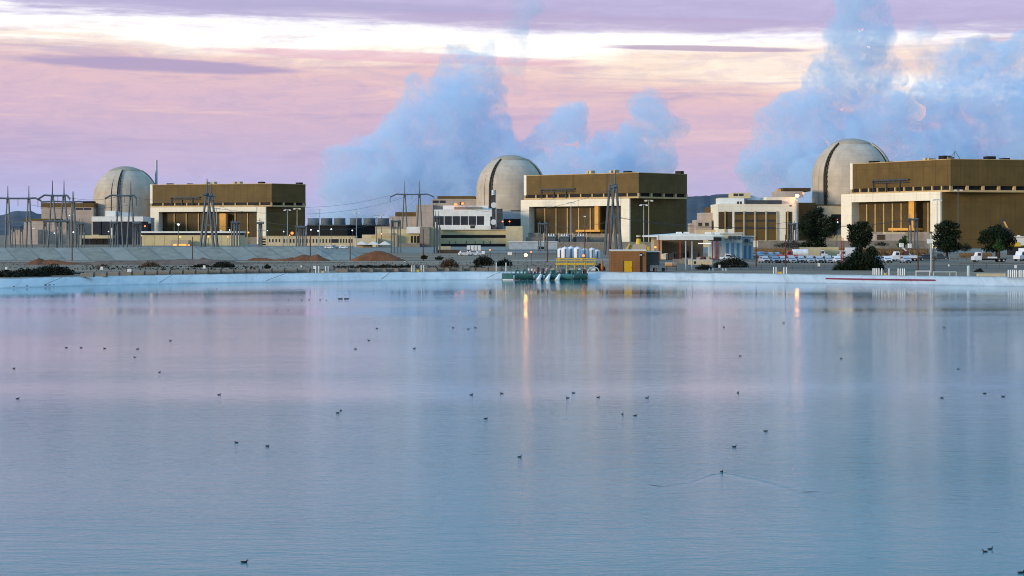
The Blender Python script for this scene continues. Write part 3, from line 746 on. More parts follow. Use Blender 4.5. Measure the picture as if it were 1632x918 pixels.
# perimeter wall in front of the right plant
bld('yard_wall', 'long pale grey perimeter wall behind the dry grass at the right', 'wall', [('wall', 'grey', 1208, 1480, 383.5, None, 700, .5)])
bld('yard_wall', 'low grey wall with white posts below the tall pylon at the centre', 'wall', [('wall', 'grey', 888, 1050, 385.5, None, 720, .5)])
for px in range(960, 1048, 9): pass
bld('pump_building', 'pinkish low building with dark bay under the orange platform at the right', 'building', [('wall', 'pink', 1395, 1440, 373, None, 860, 8), ('door', 'brown_dark', 1398, 1410, 374, 382, 859.7, .28), ('right_wall', 'cream2', 1412, 1443, 370, 372.9, 861, 7)])

# cooling towers far behind
def cooling_tower(px0, px1, n, label, D=1750, top=357.5, deck=None):
    c = X((px0+px1)/2, D); root = thing('cooling_tower', label, 'cooling tower', (c, D+20, 0), 'cooling towers on the horizon')
    mb = MB(); mb.pb(px0, px1, top+2.2, 384, D, 50, 0); mb.build('deck_body', 'black', root)
    mb = MB(); mb.pb(px0-.5, px1+.5, top+.7, top+2.2, D-1, 52); mb.build('deck', 'grey_dk', root)
    for i in range(n):
        px = px0+(px1-px0)*(i+.5)/n; r = S((px1-px0)/n*.46, D); zb, zt = Z(top+.7, D), Z(347.5, D)
        o = MB().lathe(X(px, D+15), D+15, [(r, zb), (r*.93, zb+(zt-zb)*.5), (r*.97, zt), (r*.85, zt), (r*.82, zb)], 20).build('fan_stack', 'cooler', root, True)
M['cooler'] = mat('weathered_fan_stack', (.10, .12, .13), .8, .3, .1)
cooling_tower(489, 552, 3, 'dark cooling tower beside the far turbine hall, left of three')
cooling_tower(556, 622, 3, 'dark cooling tower in the middle of the row behind the tan office', D=1790)
cooling_tower(626, 700, 3, 'dark cooling tower partly hidden by the pinkish building', D=1830)

# ================================================================ TRANSMISSION STRUCTURES
ORD = ['first', 'second', 'third', 'fourth', 'fifth', 'sixth', 'seventh', 'eighth', 'ninth', 'tenth', 'eleventh', 'twelfth', 'thirteenth', 'fourteenth', 'fifteenth', 'sixteenth',
       'seventeenth', 'eighteenth', 'nineteenth', 'twentieth']
def ordn(i, n):
    if i == 0: return 'leftmost'
    if i == n-1: return 'rightmost'
    return ORD[i]+' from the left' if i <= n/2 else ORD[n-1-i]+' from the right'
def amast(root, p, zt, zb, spread, top, along, r=.42):
    """two legs meeting below a spike; the legs spread along the given direction"""
    x_, y_ = p; dx, dy = along
    m = MB()
    mast = MB().tube((x_, y_, zb-2), (x_, y_, top), r*.8, r*.3, 6).build('spike', 'steel', root)
    for s_ in (-1, 1):
        MB().tube((x_+dx*spread*s_, y_+dy*spread*s_, 0), (x_+dx*.35*s_, y_+dy*.35*s_, zb+.5), r*1.15, r*.8, 6).build('leg', 'steel', root)
    return mast
def hframe(masts, ytop, ybeam, D, spread, label, ends=None, ymid=None, r=.42, name='transmission_tower', droop=0.):
    root = thing(name, label, 'pylon', (X(sum(masts)/len(masts), D), D, 0), 'steel transmission structures')
    zb = Z(ybeam, D)
    for px in masts: amast(root, (X(px, D), D), 0, zb, S(spread, D), Z(ytop, D), (1, 0), r)
    a, b = ends or (masts[0]-8, masts[-1]+8)
    za = zb-droop
    pts = [(a, za), (masts[0]-(masts[0]-a)*.55, zb+.2)]+[(m_, zb) for m_ in masts]+[(masts[-1]+(b-masts[-1])*.55, zb+.2), (b, za)]
    for k, ((p, q), (p2, q2)) in enumerate(zip(pts, pts[1:])):
        if k: mb.tube((X(p, D), D-.6, q), (X(p2, D), D-.6, q2), .42, seg=5)
        else: mb = MB().tube((X(p, D), D-.6, q), (X(p2, D), D-.6, q2), .42, seg=5)
    mb.build('crossbeam', 'steel', root)
    for p, q in (pts[0], pts[-1], ((masts[0]+masts[-1])/2, zb)):
        MB().tube((X(p, D), D-.6, q), (X(p, D), D-.6, q-3.2), .12, seg=5).build('insulator', 'grey_dk', root)
    if ymid:
        zm = Z(ymid, D); MB().box(X(masts[0]-4, D), X(masts[-1]+4, D), D-.9, D-.5, zm-.3, zm+.3).build('lower_beam', 'steel', root)
    return root
hframe([12.5, 46], 296, 316.5, 760, 4.5, 'wide grey transmission portal at the left edge of the photo', (-20, 66), 353, droop=1.)
hframe([83.5, 102], 287.5, 312, 745, 8, 'tall grey double transmission tower left of the far dome', (61, 112), None, droop=1.5)
hframe([116, 117.5], 305, 322, 800, 4, 'single grey mast tower standing just left of the far dome', (66, 133), None, r=.36)
hframe([190, 208.5], 289.5, 312, 770, 6.5, 'grey double transmission tower in front of the far left dome', (168, 218), None, droop=1.2)
hframe([645, 668.5], 288, 310, 1080, 5, 'grey double transmission tower with long crossarm left of the middle dome', (622, 692), None, droop=1.6)
def endon(px, ytop, yap, D, spread, label, dz=14, extra=True):
    root = thing('transmission_tower', label, 'pylon', (X(px, D), D, 0), 'steel transmission structures')
    for k in (0, 1): amast(root, (X(px, D)-k*.8, D+k*dz), 0, Z(yap, D), S(spread, D), Z(ytop, D)+(k*-1.), (1, .05), .5)
    MB().tube((X(px, D), D-9, Z(yap, D)-.5), (X(px, D)-.8, D+dz+9, Z(yap, D)-.5), .45, seg=6).build('crossbeam', 'steel', root)
    MB().box(X(px-spread*.72, D), X(px+spread*.72, D), D-.3, D+.3, Z(yap+50, D)-.3, Z(yap+50, D)+.3).build('brace', 'steel', root)
    MB().tube((X(px-2.2, D), D-.2, Z(yap, D)), (X(px+2.2, D), D-.2, Z(yap, D)), .5, seg=6).build('collar', 'grey_dk', root)
    return root
endon(330, 285, 309, 700, 11.5, 'tall grey tower seen end on in front of the left turbine hall')
endon(980.5, 271, 295, 620, 10, 'tallest grey tower seen end on in front of the centre turbine hall')
def small(px0, px1, ytop, ybeam, D, label, n=2, sp=2.6, ext=2.5):
    ms = [px0+(px1-px0)*i/(n-1) for i in range(n)]
    return hframe(ms, ytop, ybeam, D, sp, label, (px0-ext, px1+ext), None, .26, 'bus_support')
small(72, 92, 350, 353, 700, 'small grey bus support left of the tall double tower')
small(97, 108, 344, 353, 690, 'small grey bus support below the tall double tower', 2, 2)
small(127, 132, 348, 357, 690, 'small grey bus support left of the white control building')
small(178, 186, 350, 355, 690, 'small grey bus support at the foot of the dome tower, left one', 2, 2.4)
small(214, 222, 352, 356, 690, 'small grey bus support at the foot of the dome tower, right one', 2, 2.4)
small(22, 34, 358, 361, 690, 'small grey bus support near the left edge')
small(371, 380, 349, 355, 690, 'small cluster of grey legs right of the tower before the left turbine hall', 3, 2.)
small(414, 416, 348, 356, 690, 'thin grey post pair at the right end of the left turbine portal', 2, 1.6, 5)
small(474, 486, 357, 362, 690, 'grey four legged bus support right of the left turbine hall', 3, 2.)
small(626, 636, 345, 353, 690, 'small grey A frame left of the grey block building', 2, 2.6)
small(694, 699, 336, 346, 700, 'slim grey frame at the left end of the two storey office', 2, 2.)
small(860, 870, 352, 357, 760, 'slim grey frame before the left part of the centre turbine portal', 2, 1.6)
small(1258, 1266, 352, 358, 650, 'grey A frame before the right control building', 2, 2.4)
small(1450, 1460, 340, 350, 650, 'grey A frame before the right turbine portal', 2, 2.6)
mb = MB()
def cable(a, b, sag, label, n=14, r=.06):
    """a, b: (px, py, D)"""
    A_, B_ = at(*a), at(*b); m = MB(); pr = A_
    for i in range(1, n+1):
        t = i/n; p = A_.lerp(B_, t)+Vector((0, 0, -4*sag*t*(1-t))); m.tube(pr, p, r, seg=4, caps=False); pr = p
    o = m.build('power_line', 'grey_dk'); return tag(o, label, 'power line', 'overhead power lines')
cable((622, 311, 1079), (330, 318, 700), 5, 'upper overhead line from the centre left tower towards the tall end on tower')
cable((645, 314, 1079), (330, 330, 712), 6, 'lower overhead line from the centre left tower towards the tall end on tower')
cable((692, 313, 1079), (981, 300, 620), 9, 'overhead line from the centre left tower across the middle dome')
cable((981, 345, 620), (1262, 353, 650), 3, 'overhead line from the tallest tower to the frame before the right control building')
cable((1262, 355, 650), (1455, 347, 650), 2, 'overhead line between the two A frames at the right')
cable((981, 347, 618), (1455, 351, 645), 3.4, 'lower overhead line passing before the right control building', 20)
cable((330, 311, 700), (208, 313, 770), 2, 'overhead line from the tall end on tower to the dome tower')
cable((190, 313, 770), (102, 313, 745), 1.5, 'overhead line between the two double towers at the left')
cable((208, 326, 770), (46, 326, 760), 2, 'lower overhead line across the left switchyard')
cable((330, 355, 700), (478, 362, 690), 2, 'low overhead line across the foot of the left turbine hall')
cable((981, 350, 620), (866, 357, 760), 2, 'low overhead line across the centre turbine portal')
cable((330, 316, 714), (480, 359, 690), 3, 'slanting overhead line down the left turbine hall')
cable((668, 313, 1080), (478, 361, 690), 8, 'long sagging overhead line before the cooling towers')

# ================================================================ POLES, LAMPS, MASTS
def lightpole(px, ytop, D, label, m='steel_lt', heads=2, lit=None, r=.16):
    root = thing('light_pole', label, 'light pole', (X(px, D), D, 0), 'tall light poles in the plant yard')
    x_, zt = X(px, D), Z(ytop, D)
    MB().tube((x_, D, 0), (x_, D, zt), r*1.3, r*.8, 7).build('pole', m, root)
    MB().box(x_-1.5, x_+1.5, D-.2, D+.2, zt-.1, zt+.1).build('crossarm', m, root)
    for s_ in ((-1.3, 1.3) if heads == 2 else (0,)): MB().box(x_+s_-.55, x_+s_+.55, D-.6, D+.3, zt-.55, zt-.11).build('lamp_head', lit or 'white', root)
    return root
for px, yt, D, l, m in [(458, 334, 900, 'pale light pole in front of the dark end wall of the left turbine hall', 'steel_lt'), (473.5, 332, 880, 'tan light pole at the corner edge of the left turbine hall', 'cream2'),
        (509, 334, 900, 'tall light pole right of the left turbine hall', 'steel_lt'), (568, 338, 920, 'tall light pole rising over the middle cooling tower', 'steel_lt'),
        (345, 332, 880, 'light pole before the cream beam of the left turbine portal', 'steel_lt'), (910, 323, 800, 'light pole before the cream beam of the centre turbine portal', 'steel_lt'),
        (1026, 326, 760, 'shorter light pole before the dark end wall of the centre turbine hall', 'steel_lt'), (1034, 319, 760, 'taller pale light pole before the dark end wall of the centre turbine hall', 'cream2'),
        (1493.5, 318, 720, 'light pole before the right pier of the right turbine portal', 'steel_lt'), (1527, 302, 800, 'grey pole with red marks on the side wall of the right turbine hall', 'steel'),
        (600, 344, 1000, 'thin pole above the cooling towers, left one', 'steel'), (608, 343, 1000, 'thin pole above the cooling towers, right one', 'steel'),
        (284, 356, 860, 'short light pole with white head before the left portal', 'steel'), (932, 344, 860, 'short pole with white box head before the centre portal', 'steel')]:
    lightpole(px, yt, D, l, m, 2 if yt < 340 else 1)
def upole(px, ytop, D, label, m='rust', r=.13, arm=0):
    mb = MB().tube((X(px, D), D, ground_z(D)), (X(px, D), D, Z(ytop, D)), r*1.2, r*.8, 7)
    o = mb.solo('utility_pole', m, label, 'pole', 'thin dark poles along the yard')
    return o
for px, yt, D, l, m in [(115, 352, 470, 'thin dark pole in front of the bank below the far left dome', 'rust'), (307, 377, 474, 'thin dark pole on the bank below the left turbine portal', 'rust'),
        (494.5, 373, 472, 'thin dark pole beside the left red soil heap', 'rust'), (558, 378, 478, 'thin dark pole between the two red soil heaps', 'rust'),
        (674.5, 365, 460, 'dark pole in front of the grey block building', 'rust'), (872.5, 372, 440, 'dark reddish pole left of the white tanks', 'rust'),
        (932, 363, 445, 'dark reddish pole behind the white tanks', 'rust'), (971.5, 352, 380, 'dark reddish pole at the left corner of the brick shed', 'rust'),
        (1205, 378, 380, 'dark pole at the right end of the blue grey shed', 'rust'), (1252, 374, 390, 'thin dark pole behind the left parked cars', 'rust'),
        (1340.5, 377, 420, 'left red post of the pair beside the large bush', 'red'), (1343.5, 379, 420, 'right red post of the pair beside the large bush', 'red'),
        (1488, 392, 328, 'brown wooden pole next to the pale steel pole at the right', 'wood'), (1463, 398, 335, 'short rusty post left of the pale steel pole', 'rust'),
        (1093, 384, 345, 'left pale post in front of the canopy', 'steel_lt'), (1103, 384, 345, 'right pale post in front of the canopy', 'steel_lt'), (1050, 374, 470, 'dark red post at the left end of the canopy', 'red')]:
    upole(px, yt, D, l, m)
# pale steel pole with transformer box
r_ = thing('utility_pole', 'pale steel pole carrying a white box and floodlights at the right', 'pole', (X(1484, 326), 326, .6))
MB().tube((X(1484, 326), 326, .5), (X(1484, 326), 326, Z(371, 326)), .17, .13, 8).build('pole', 'steel_lt', r_)
MB().pb(1478, 1487, 381, 388, 325.6, .35).build('box', 'white', r_)
MB().pb(1482, 1486, 369, 371.5, 325.6, .5).build('floodlight', 'grey_dk', r_)
MB().box(X(1482, 326), X(1491, 326), 325.9, 326.1, Z(372.6, 326), Z(372, 326)).build('crossarm', 'steel', r_)
# dish mast
r_ = thing('dish_mast', 'dark mast with two round white dish antennas left of the middle dome', 'antenna mast', (X(787, 1115), 1115, 0))
MB().pb(784, 790, 310, 400, 1115, 1.6, 0).build('mast', 'grey_dk', r_)
MB().tube((X(787, 1115), 1115, Z(311, 1115)), (X(787, 1115), 1115, Z(303, 1115)), 1.5, 1.5, 12).build('drum_antenna', 'steel_lt', r_)
for px, py, rr in ((787, 327, 1.75), (786.5, 354, 1.75)):
    c = at(px, py, 1114); MB().tube(c+Vector((0, -1.2, 0)), c, rr, rr*.85, 20).build('dish', 'white', r_)
# lit lamps
def lamp(px, py, D, m, r, label, post=True, zb=0, name='lamp'):
    c = at(px, py, D); root = thing(name, label, 'lamp', (c.x, c.y, zb), 'lit lamps')
    MB().sphere(c, r, 2, (1, 1, .9)).build('bulb', m, root, True)
    if post: MB().tube((c.x, c.y+.05, zb), (c.x, c.y+.05, c.z-r*.8), .09, .06, 6).build('post', 'steel', root)
    return root
lamp(838, 406.5, 322, 'lampbig', .30, 'bright amber lamp on a post above the green pump barge', True, .3)
lamp(1270.5, 312, 983, 'lampfar', 1.0, 'bright amber lamp on the roof corner of the right control building', True, Z(318, 983))
lamp(726, 326, 1129, 'lampred', 1.1, 'left one of two red lamps on the middle control building roof', True, Z(331, 1129))
lamp(737, 324.5, 1129, 'lampred', .9, 'right one of two red lamps on the middle control building roof', True, Z(331, 1129))
lamp(1280, 308, 985, 'lampred', .6, 'small red lamp behind the bright roof lamp', True, Z(318, 985))
for px, py, D, m, r, l in [(801, 353, 1120, 'lampred', .55, 'small red lamp left of the pair below the middle dome'), (812, 353, 1120, 'lampred', .55, 'small red lamp right of the pair below the middle dome'),
        (1333.5, 349.5, 600, 'lampred', .32, 'small red lamp beside the tall dark tree'), (1335, 354, 980, 'lampwhite', .5, 'small white lamp beside the tall dark tree'),
        (465.5, 371.5, 880, 'lampred', .8, 'red lamp in front of the dark end wall of the left turbine hall'), (461.5, 375, 880, 'lamporange', .5, 'small orange lamp below the red lamp near the left turbine hall'),
        (231, 360.5, 1090, 'lampred', .6, 'small red lamp between the far left dome and the turbine hall'), (225.5, 375.5, 1000, 'lamporange', .5, 'small orange lamp at the left end of the yellow building'),
        (287, 377.5, 1000, 'lamporange', .85, 'orange lamp before the left half of the yellow building'), (332, 377, 1000, 'lamporange', .85, 'orange lamp beside the tall end on tower'),
        (363, 377.5, 1000, 'lamporange', .65, 'orange lamp before the right end of the yellow building'), (396, 370.5, 1000, 'lamporange', .7, 'orange lamp below the orange stair tower at the left'),
        (414, 376.5, 1000, 'lampred', .5, 'small red lamp at the right pier of the left turbine portal'), (608, 372.5, 980, 'lamporange', .6, 'orange lamp over the marquee tent'),
        (290, 390.3, 700, 'lampred', .45, 'low red lamp above the bank top, left of two'), (301, 391, 700, 'lampred', .45, 'low red lamp above the bank top, right of two'),
        (846.5, 401.5, 400, 'lampred', .22, 'small red lamp behind the big amber lamp'), (930, 407.5, 350, 'lampred', .3, 'red lamp over the yellow railed platform'),
        (1044.5, 394, 440, 'lamporange', .4, 'orange lamp at the left end of the canopy'), (781, 398.5, 500, 'lamporange', .3, 'faint orange lamp below the two storey office'),
        (495.5, 366.3, 900, 'lampwhite', .5, 'white lamp before the dark cooling towers, leftmost of four'), (507, 368, 900, 'lampwhite', .5, 'white lamp before the dark cooling towers, second of four'),
        (528, 365.4, 900, 'lampwhite', .55, 'white lamp before the dark cooling towers, third of four'), (561.5, 367.2, 900, 'lampwhite', .5, 'white lamp before the dark cooling towers, rightmost of four'),
        (452, 369, 900, 'lampwhite', .45, 'white lamp on the dark wall of the left turbine hall'), (426, 367.5, 900, 'lampwhite', .35, 'faint white lamp at the right pier of the left turbine portal'),
        (117, 370, 760, 'lampwhite', .45, 'white lamp among the left masts, brightest'), (134, 371.5, 760, 'lampwhite', .35, 'white lamp left of the control building windows'),
        (173, 369, 760, 'lampwhite', .35, 'white lamp before the left control building windows'), (86.5, 371.5, 760, 'lampwhite', .3, 'white lamp at the foot of the tall double tower'),
        (110.5, 343.5, 800, 'lampwhite', .3, 'upper white lamp among the left masts, left of pair'), (117.5, 342, 800, 'lampwhite', .3, 'upper white lamp among the left masts, right of pair'),
        (366, 366.6, 1000, 'lampwhite', .5, 'white lamp on the white roof edge of the yellow building'), (284.5, 358, 859, 'lampwhite', .7, 'white lamp box before the left turbine portal')]:
    lamp(px, py, D, m, r*(.72 if m != 'lampred' else .9), l, True, 0)

# ================================================================ SOIL HEAPS, BUSHES, TREES
def heap(name, pts, D, m, label, cat, depth=9., group=None):
    """pts: skyline (px, py) from left to right"""
    dp = dense(pts, 5, .7); rows = []
    bm = bmesh.new()
    for k, (f, oy) in enumerate([(0, -1.), (.45, -.55), (.85, -.25), (1., 0), (.8, .3), (.4, .6), (0, 1.)]):
        r = []
        for px, py in dp:
            zz = max(0, Z(py, D)-ground_z(D)); jit = .25*mn.noise(Vector((px*.4, k*2., 3)))
            r.append(bm.verts.new((X(px, D), D+oy*depth/2*min(1., .35+zz/2.), ground_z(D)-.35+(zz+.35)*f+(jit*min(zz, 1.) if k not in (0, 6) else 0))))
        rows.append(r)
    for a, b in zip(rows, rows[1:]):
        for i in range(len(a)-1): bm.faces.new([a[i], a[i+1], b[i+1], b[i]])
    mb = MB(); mb.bm.free(); mb.bm = bm
    return mb.solo(name, m, label, cat, group, True)
heap('soil_heap', [(432, 414.5), (455, 412), (472, 409), (485, 405), (495, 407.5), (507, 405), (516, 411), (526, 414.5)], 462, 'dirt_red', 'long low heap of red soil at the end of the grey bank', 'soil heap')
heap('soil_heap', [(558, 414.5), (572, 408), (585, 403), (600, 399.5), (612, 401), (625, 406), (634, 410), (646, 414.5)], 462, 'dirt_red', 'tallest rounded heap of red soil in front of the cream buildings', 'soil heap')
heap('soil_heap', [(38, 421), (52, 416), (62, 410.5), (70, 414), (88, 414), (110, 417.5), (150, 421)], 410, 'dirt_red', 'red soil heap behind the dark scrub at the left', 'soil heap')
M['soil'] = mat('brown_soil', (.17, .115, .08), .95, .3, .4, bump=.1)
heap('soil_heap', [(120, 421), (160, 415.5), (220, 415.5), (262, 414), (300, 412.5), (345, 414), (372, 416), (400, 421)], 408, 'soil', 'long low brown soil ridge below the left bank', 'soil heap', 10)
heap('soil_heap', [(395, 413.6), (404, 411.2), (420, 411.4), (440, 413.6)], 466, 'dirt_red', 'small thin streak of red soil left of the long heap', 'soil heap', 5)
heap('soil_heap', [(316, 414.), (322, 409.5), (330, 412), (340, 414.)], 468, 'soil', 'small brown mound at the foot of the grey bank', 'soil heap', 5)

def foliage(mb_, c, rad, n, size, seed, squash=.8, core=.35, flat_bottom=False):
    rnd = random.Random(seed)
    for i in range(n):
        while True:
            v = Vector((rnd.uniform(-1, 1), rnd.uniform(-1, 1), rnd.uniform(-1, 1)))
            if core < v.length < 1: break
        if flat_bottom and v.z < -.5: v.z *= .5
        v = v*rnd.choice((.9, 1., 1.1, 1.22)); p = Vector(c)+Vector((v.x*rad[0], v.y*rad[1], v.z*rad[2]))
        a = Vector((rnd.gauss(0, 1), rnd.gauss(0, 1), rnd.gauss(0, 1))).normalized(); b = a.orthogonal().normalized()
        b.rotate(Matrix.Rotation(rnd.uniform(0, 6.28), 3, a)); d = a.cross(b); s_ = size*rnd.uniform(.6, 1.4)
        q = [p+b*s_, p+d*s_*.55, p-b*s_*.9, p-d*s_*.6]
        mb_.bm.faces.new([mb_.bm.verts.new(k) for k in q])
def bush(px, py, wpx, hpx, D, label, m='scrub', n=500, name='bush', cat='bush', group=None, lobes=5, size=.16, seed=None):
    """px centre, py top, hpx height down to the ground"""
    c = (X(px, D), D); z0 = Z(py+hpx, D); W_ = S(wpx, D)/2; H = S(hpx, D)
    root = thing(name, label, cat, (c[0], c[1], z0), group)
    rnd = random.Random(seed or int(px*13+py)); mb_ = MB(); st = MB()
    for i in range(lobes):
        t = (i+.5)/lobes*2-1; hh = H*(1-.5*t*t)*rnd.uniform(.8, 1.05)
        ox = t*W_*.62; oy = rnd.uniform(-.3, .3)*W_*.6
        foliage(mb_, (c[0]+ox, c[1]+oy, z0+hh*.48), (W_/lobes*1.7, W_*.4+.3, hh*.52), n//lobes, size, int(px*7+i*31), core=.15)
        st.tube((c[0]+ox*.3, c[1], z0-.1), (c[0]+ox, c[1]+oy, z0+hh*.6), .06, .02, 5)
    mb_.build('foliage', m, root); st.build('stem', 'barktan', root)
    return root
def tree(px, ytop, ybase, wpx, D, label, lobes, m='leaf', n=6000, size=.20):
    """lobes: (dx, dy, rx, ry) in photo pixels relative to the crown's own column and top"""
    x0 = X(px, D); z0 = ground_z(D)
    root = thing('tree', label, 'tree', (x0, D, z0), 'trees by the parking lot')
    mb_ = MB(); rnd = random.Random(int(px)); tot = sum(l[2]*l[3] for l in lobes)
    tr = MB(); ztop = Z(ytop, D); zc = Z(ytop+(ybase-ytop)*.62, D)
    tr.tube((x0, D, z0-.2), (x0+.1, D, zc), .38, .26, 9)
    for (dx, dy, rx, ry) in lobes:
        oy = rnd.uniform(-.5, .5)*S(wpx, D)*.32
        c = (x0+S(dx, D), D+oy, Z(ytop+dy, D)); r = (S(rx, D), S((rx+ry)*.5, D), S(ry, D))
        foliage(mb_, c, r, int(n*1.05*rx*ry/tot), size*1.4, rnd.randint(0, 9999), core=.05)
        tr.tube((x0+.05, D, zc-.8), c, .16, .05, 6)
    tr.build('trunk', 'barktan', root); mb_.build('crown', m, root)
    return root
tree(1303, 333, 396, 62, 600, 'tallest dark broad tree in front of the right dome', [(4, 2, 6, 5), (-26, 28, 6, 6), (24, 16, 6, 5), (-3, 8, 13, 9), (-14, 20, 13, 12), (6, 20, 15, 12), (20, 26, 12, 12), (-8, 34, 18, 12), (14, 38, 16, 8), (-18, 36, 10, 12), (0, 47, 12, 8), (-4, 54, 16, 8), (27, 30, 6, 7), (-20, 58, 12, 6), (6, 60, 12, 5)], n=9500)
tree(1370, 353, 394, 42, 600, 'dark rounded tree left of the right turbine portal', [(10, 3, 5, 4), (-14, 8, 5, 4), (18, 22, 4, 5), (2, 6, 10, 6), (-6, 14, 12, 9), (9, 14, 11, 10), (0, 25, 17, 9), (-12, 26, 8, 8), (12, 28, 8, 8), (0, 34, 13, 6), (0, 38, 14, 5)], n=5500)
tree(1509, 351, 402, 48, 520, 'dark layered tree right of the pale steel pole', [(2, 5, 11, 5), (-12, 10, 9, 5), (12, 9, 10, 5), (-4, 18, 15, 6), (14, 19, 9, 4), (-10, 27, 13, 6), (7, 27, 15, 6), (0, 37, 18, 7), (-14, 38, 8, 6), (14, 42, 10, 6), (0, 46, 18, 5)], n=6500, size=.17)
tree(1588, 361, 402, 58, 520, 'wide rounded dark tree beside the yellow excavator', [(-20, 10, 6, 4), (4, 0, 6, 4), (26, 22, 5, 6), (-8, 36, 16, 5), (-4, 6, 13, 6), (-14, 14, 12, 8), (8, 10, 14, 8), (17, 18, 11, 10), (-2, 20, 18, 10), (-20, 22, 8, 7), (0, 31, 18, 8), (16, 30, 12, 8)], n=7000, size=.17)
tree(1440, 376, 394, 18, 560, 'small bright green tree at the foot of the right turbine portal', [(1, 3, 4, 4), (-2, 9, 6, 5), (3, 11, 5, 5), (-4, 15, 7, 3.5)], 'leaf2', 900, .16)
tree(1592, 382, 402, 16, 500, 'small bright green tree in front of the wide rounded tree', [(0, 4, 5, 5), (-2, 10, 7, 6), (3, 13, 6, 5)], 'leaf2', 900, .14)
tree(1367, 391, 434, 84, 345, 'large dark bush mound reaching the liner edge at the right', [(2, 5, 5, 6), (2, 14, 9, 10), (21, 9, 8, 8), (18, 20, 16, 13), (-2, 26, 18, 13), (-20, 33, 16, 8), (18, 34, 22, 9), (-30, 38, 12, 5), (-5, 38, 25, 7)], n=9500, size=.12)
# scrub
BL = [(40, 428, 100, 15, 296, 'large black scrub mound at the left edge of the bank', 'scrub', 2600), (85, 420, 90, 21, 305, 'tallest black scrub mound at the left', 'scrub', 2600), (10, 430, 60, 15, 290, 'black scrub at the far left corner of the shore', 'scrub', 1500),
      (125, 434, 60, 8, 312, 'low tail of black scrub right of the left mound', 'scrub', 900), (240, 415, 46, 15, 380, 'brown green scrub on the soil ridge below the far left dome', 'scrub2', 900), (165, 421, 26, 7, 385, 'small brown scrub on the soil ridge', 'scrub2', 400),
      (355, 415, 46, 13, 372, 'dark green scrub below the left turbine hall', 'scrub', 1100), (322, 420, 40, 7, 375, 'flat dark scrub left of the green scrub', 'scrub', 500), (426, 421, 12, 7, 360, 'lone small shrub right of the dark green scrub', 'scrub', 200),
      (716, 409, 40, 22, 350, 'round brown bush below the two storey office', 'scrub2', 1300), (771, 407, 44, 16, 372, 'dark bush below the two storey office', 'scrub', 1200), (803, 412, 36, 12, 376, 'dark bush left of the pump barge', 'scrub', 700),
      (760, 423, 30, 6, 345, 'flat dark scrub between the two office bushes', 'scrub', 400), (1170, 408, 60, 20, 372, 'wide dark bush in front of the blue grey shed', 'scrub', 1800), (1150, 414, 30, 14, 366, 'dark bush at the right end of the white box', 'scrub', 700),
      (1122, 421, 28, 9, 350, 'grey green bush below the white box', 'scrub', 500), (1398, 416, 26, 16, 350, 'dark bush joined to the right of the large mound', 'scrub', 900), (1560, 427, 16, 10, 330, 'dark round shrub beside the teal post', 'scrub', 500),
      (1538, 386, 26, 14, 560, 'grey green shrub between the two dark trees', 'scrub', 600), (1262, 380, 40, 15, 640, 'green shrub at the foot of the tallest tree', 'scrub', 700), (1405, 384, 26, 8, 640, 'low green hedge shrub behind the dry grass', 'scrub', 400),
      (955, 420, 22, 14, 340, 'black heap of netting beside the brick shed', 'scrub', 500), (1246, 386, 30, 8, 620, 'flat dark shrub in the dry grass left of the tallest tree', 'scrub', 300)]
for px, py, wp, hp, D, l, m, n in BL: bush(px, py, wp, hp, D, l, m, int(n*1.6), lobes=7 if wp > 30 else 4, group='scrub bushes')
sp = [(541, 424), (549, 423), (560, 423.5), (574, 421.5), (587, 421), (596, 422), (610, 421), (618, 420.5), (630, 422), (640, 421), (651, 421), (479, 427), (466, 427), (500, 426.5), (530, 426), (676, 405.5), (700, 408)]
for i, (px, py) in enumerate(sp):
    bush(px, py, 11+3*(i % 3), 6+(i % 2), 372, 'small dark desert shrub behind the barriers, %s of the row' % ordn(i, len(sp)), 'scrub', 260, lobes=3, group='row of small shrubs')
def tufts(name, m, label, region, n, h, wdt, kind='stuff', seed=3):
    rnd = random.Random(seed); mb_ = MB()
    for i in range(n):
        px, D = region(rnd); x_ = X(px, D); z0 = ground_z(D)-.05
        for k in range(4):
            a = rnd.uniform(0, 6.28); hh = h*rnd.uniform(.5, 1.2); dx, dy = math.cos(a)*hh*.5, math.sin(a)*hh*.5; w2 = wdt*rnd.uniform(.6, 1.3)
            v = [mb_.bm.verts.new(q) for q in ((x_-w2, D, z0), (x_+w2, D, z0), (x_+dx, D+dy, z0+hh))]; mb_.bm.faces.new(v)
    o = mb_.build(name, m); return tag(o, label, 'grass', None, kind)
tufts('dry_grass', 'drygrass', 'band of orange brown dry grass below the perimeter wall at the right', lambda r: (r.uniform(1205, 1478), r.uniform(590, 695)), 5200, 1.9, .25)
tufts('dry_grass', 'drygrass', 'patch of orange brown dry grass between the two trees at the right', lambda r: (r.uniform(1530, 1580), r.uniform(540, 600)), 600, 1.0, .2)
tufts('ground_cover', 'scrub2', 'sparse dry weeds over the dirt behind the shore', lambda r: (r.uniform(-30, 1030), r.uniform(335, 445)), 900, .28, .10)
tufts('ground_cover', 'scrub', 'low green weeds along the shore track', lambda r: (r.choice((r.uniform(530, 700), r.uniform(130, 420), r.uniform(560, 640))), r.uniform(345, 385)), 700, .34, .12)

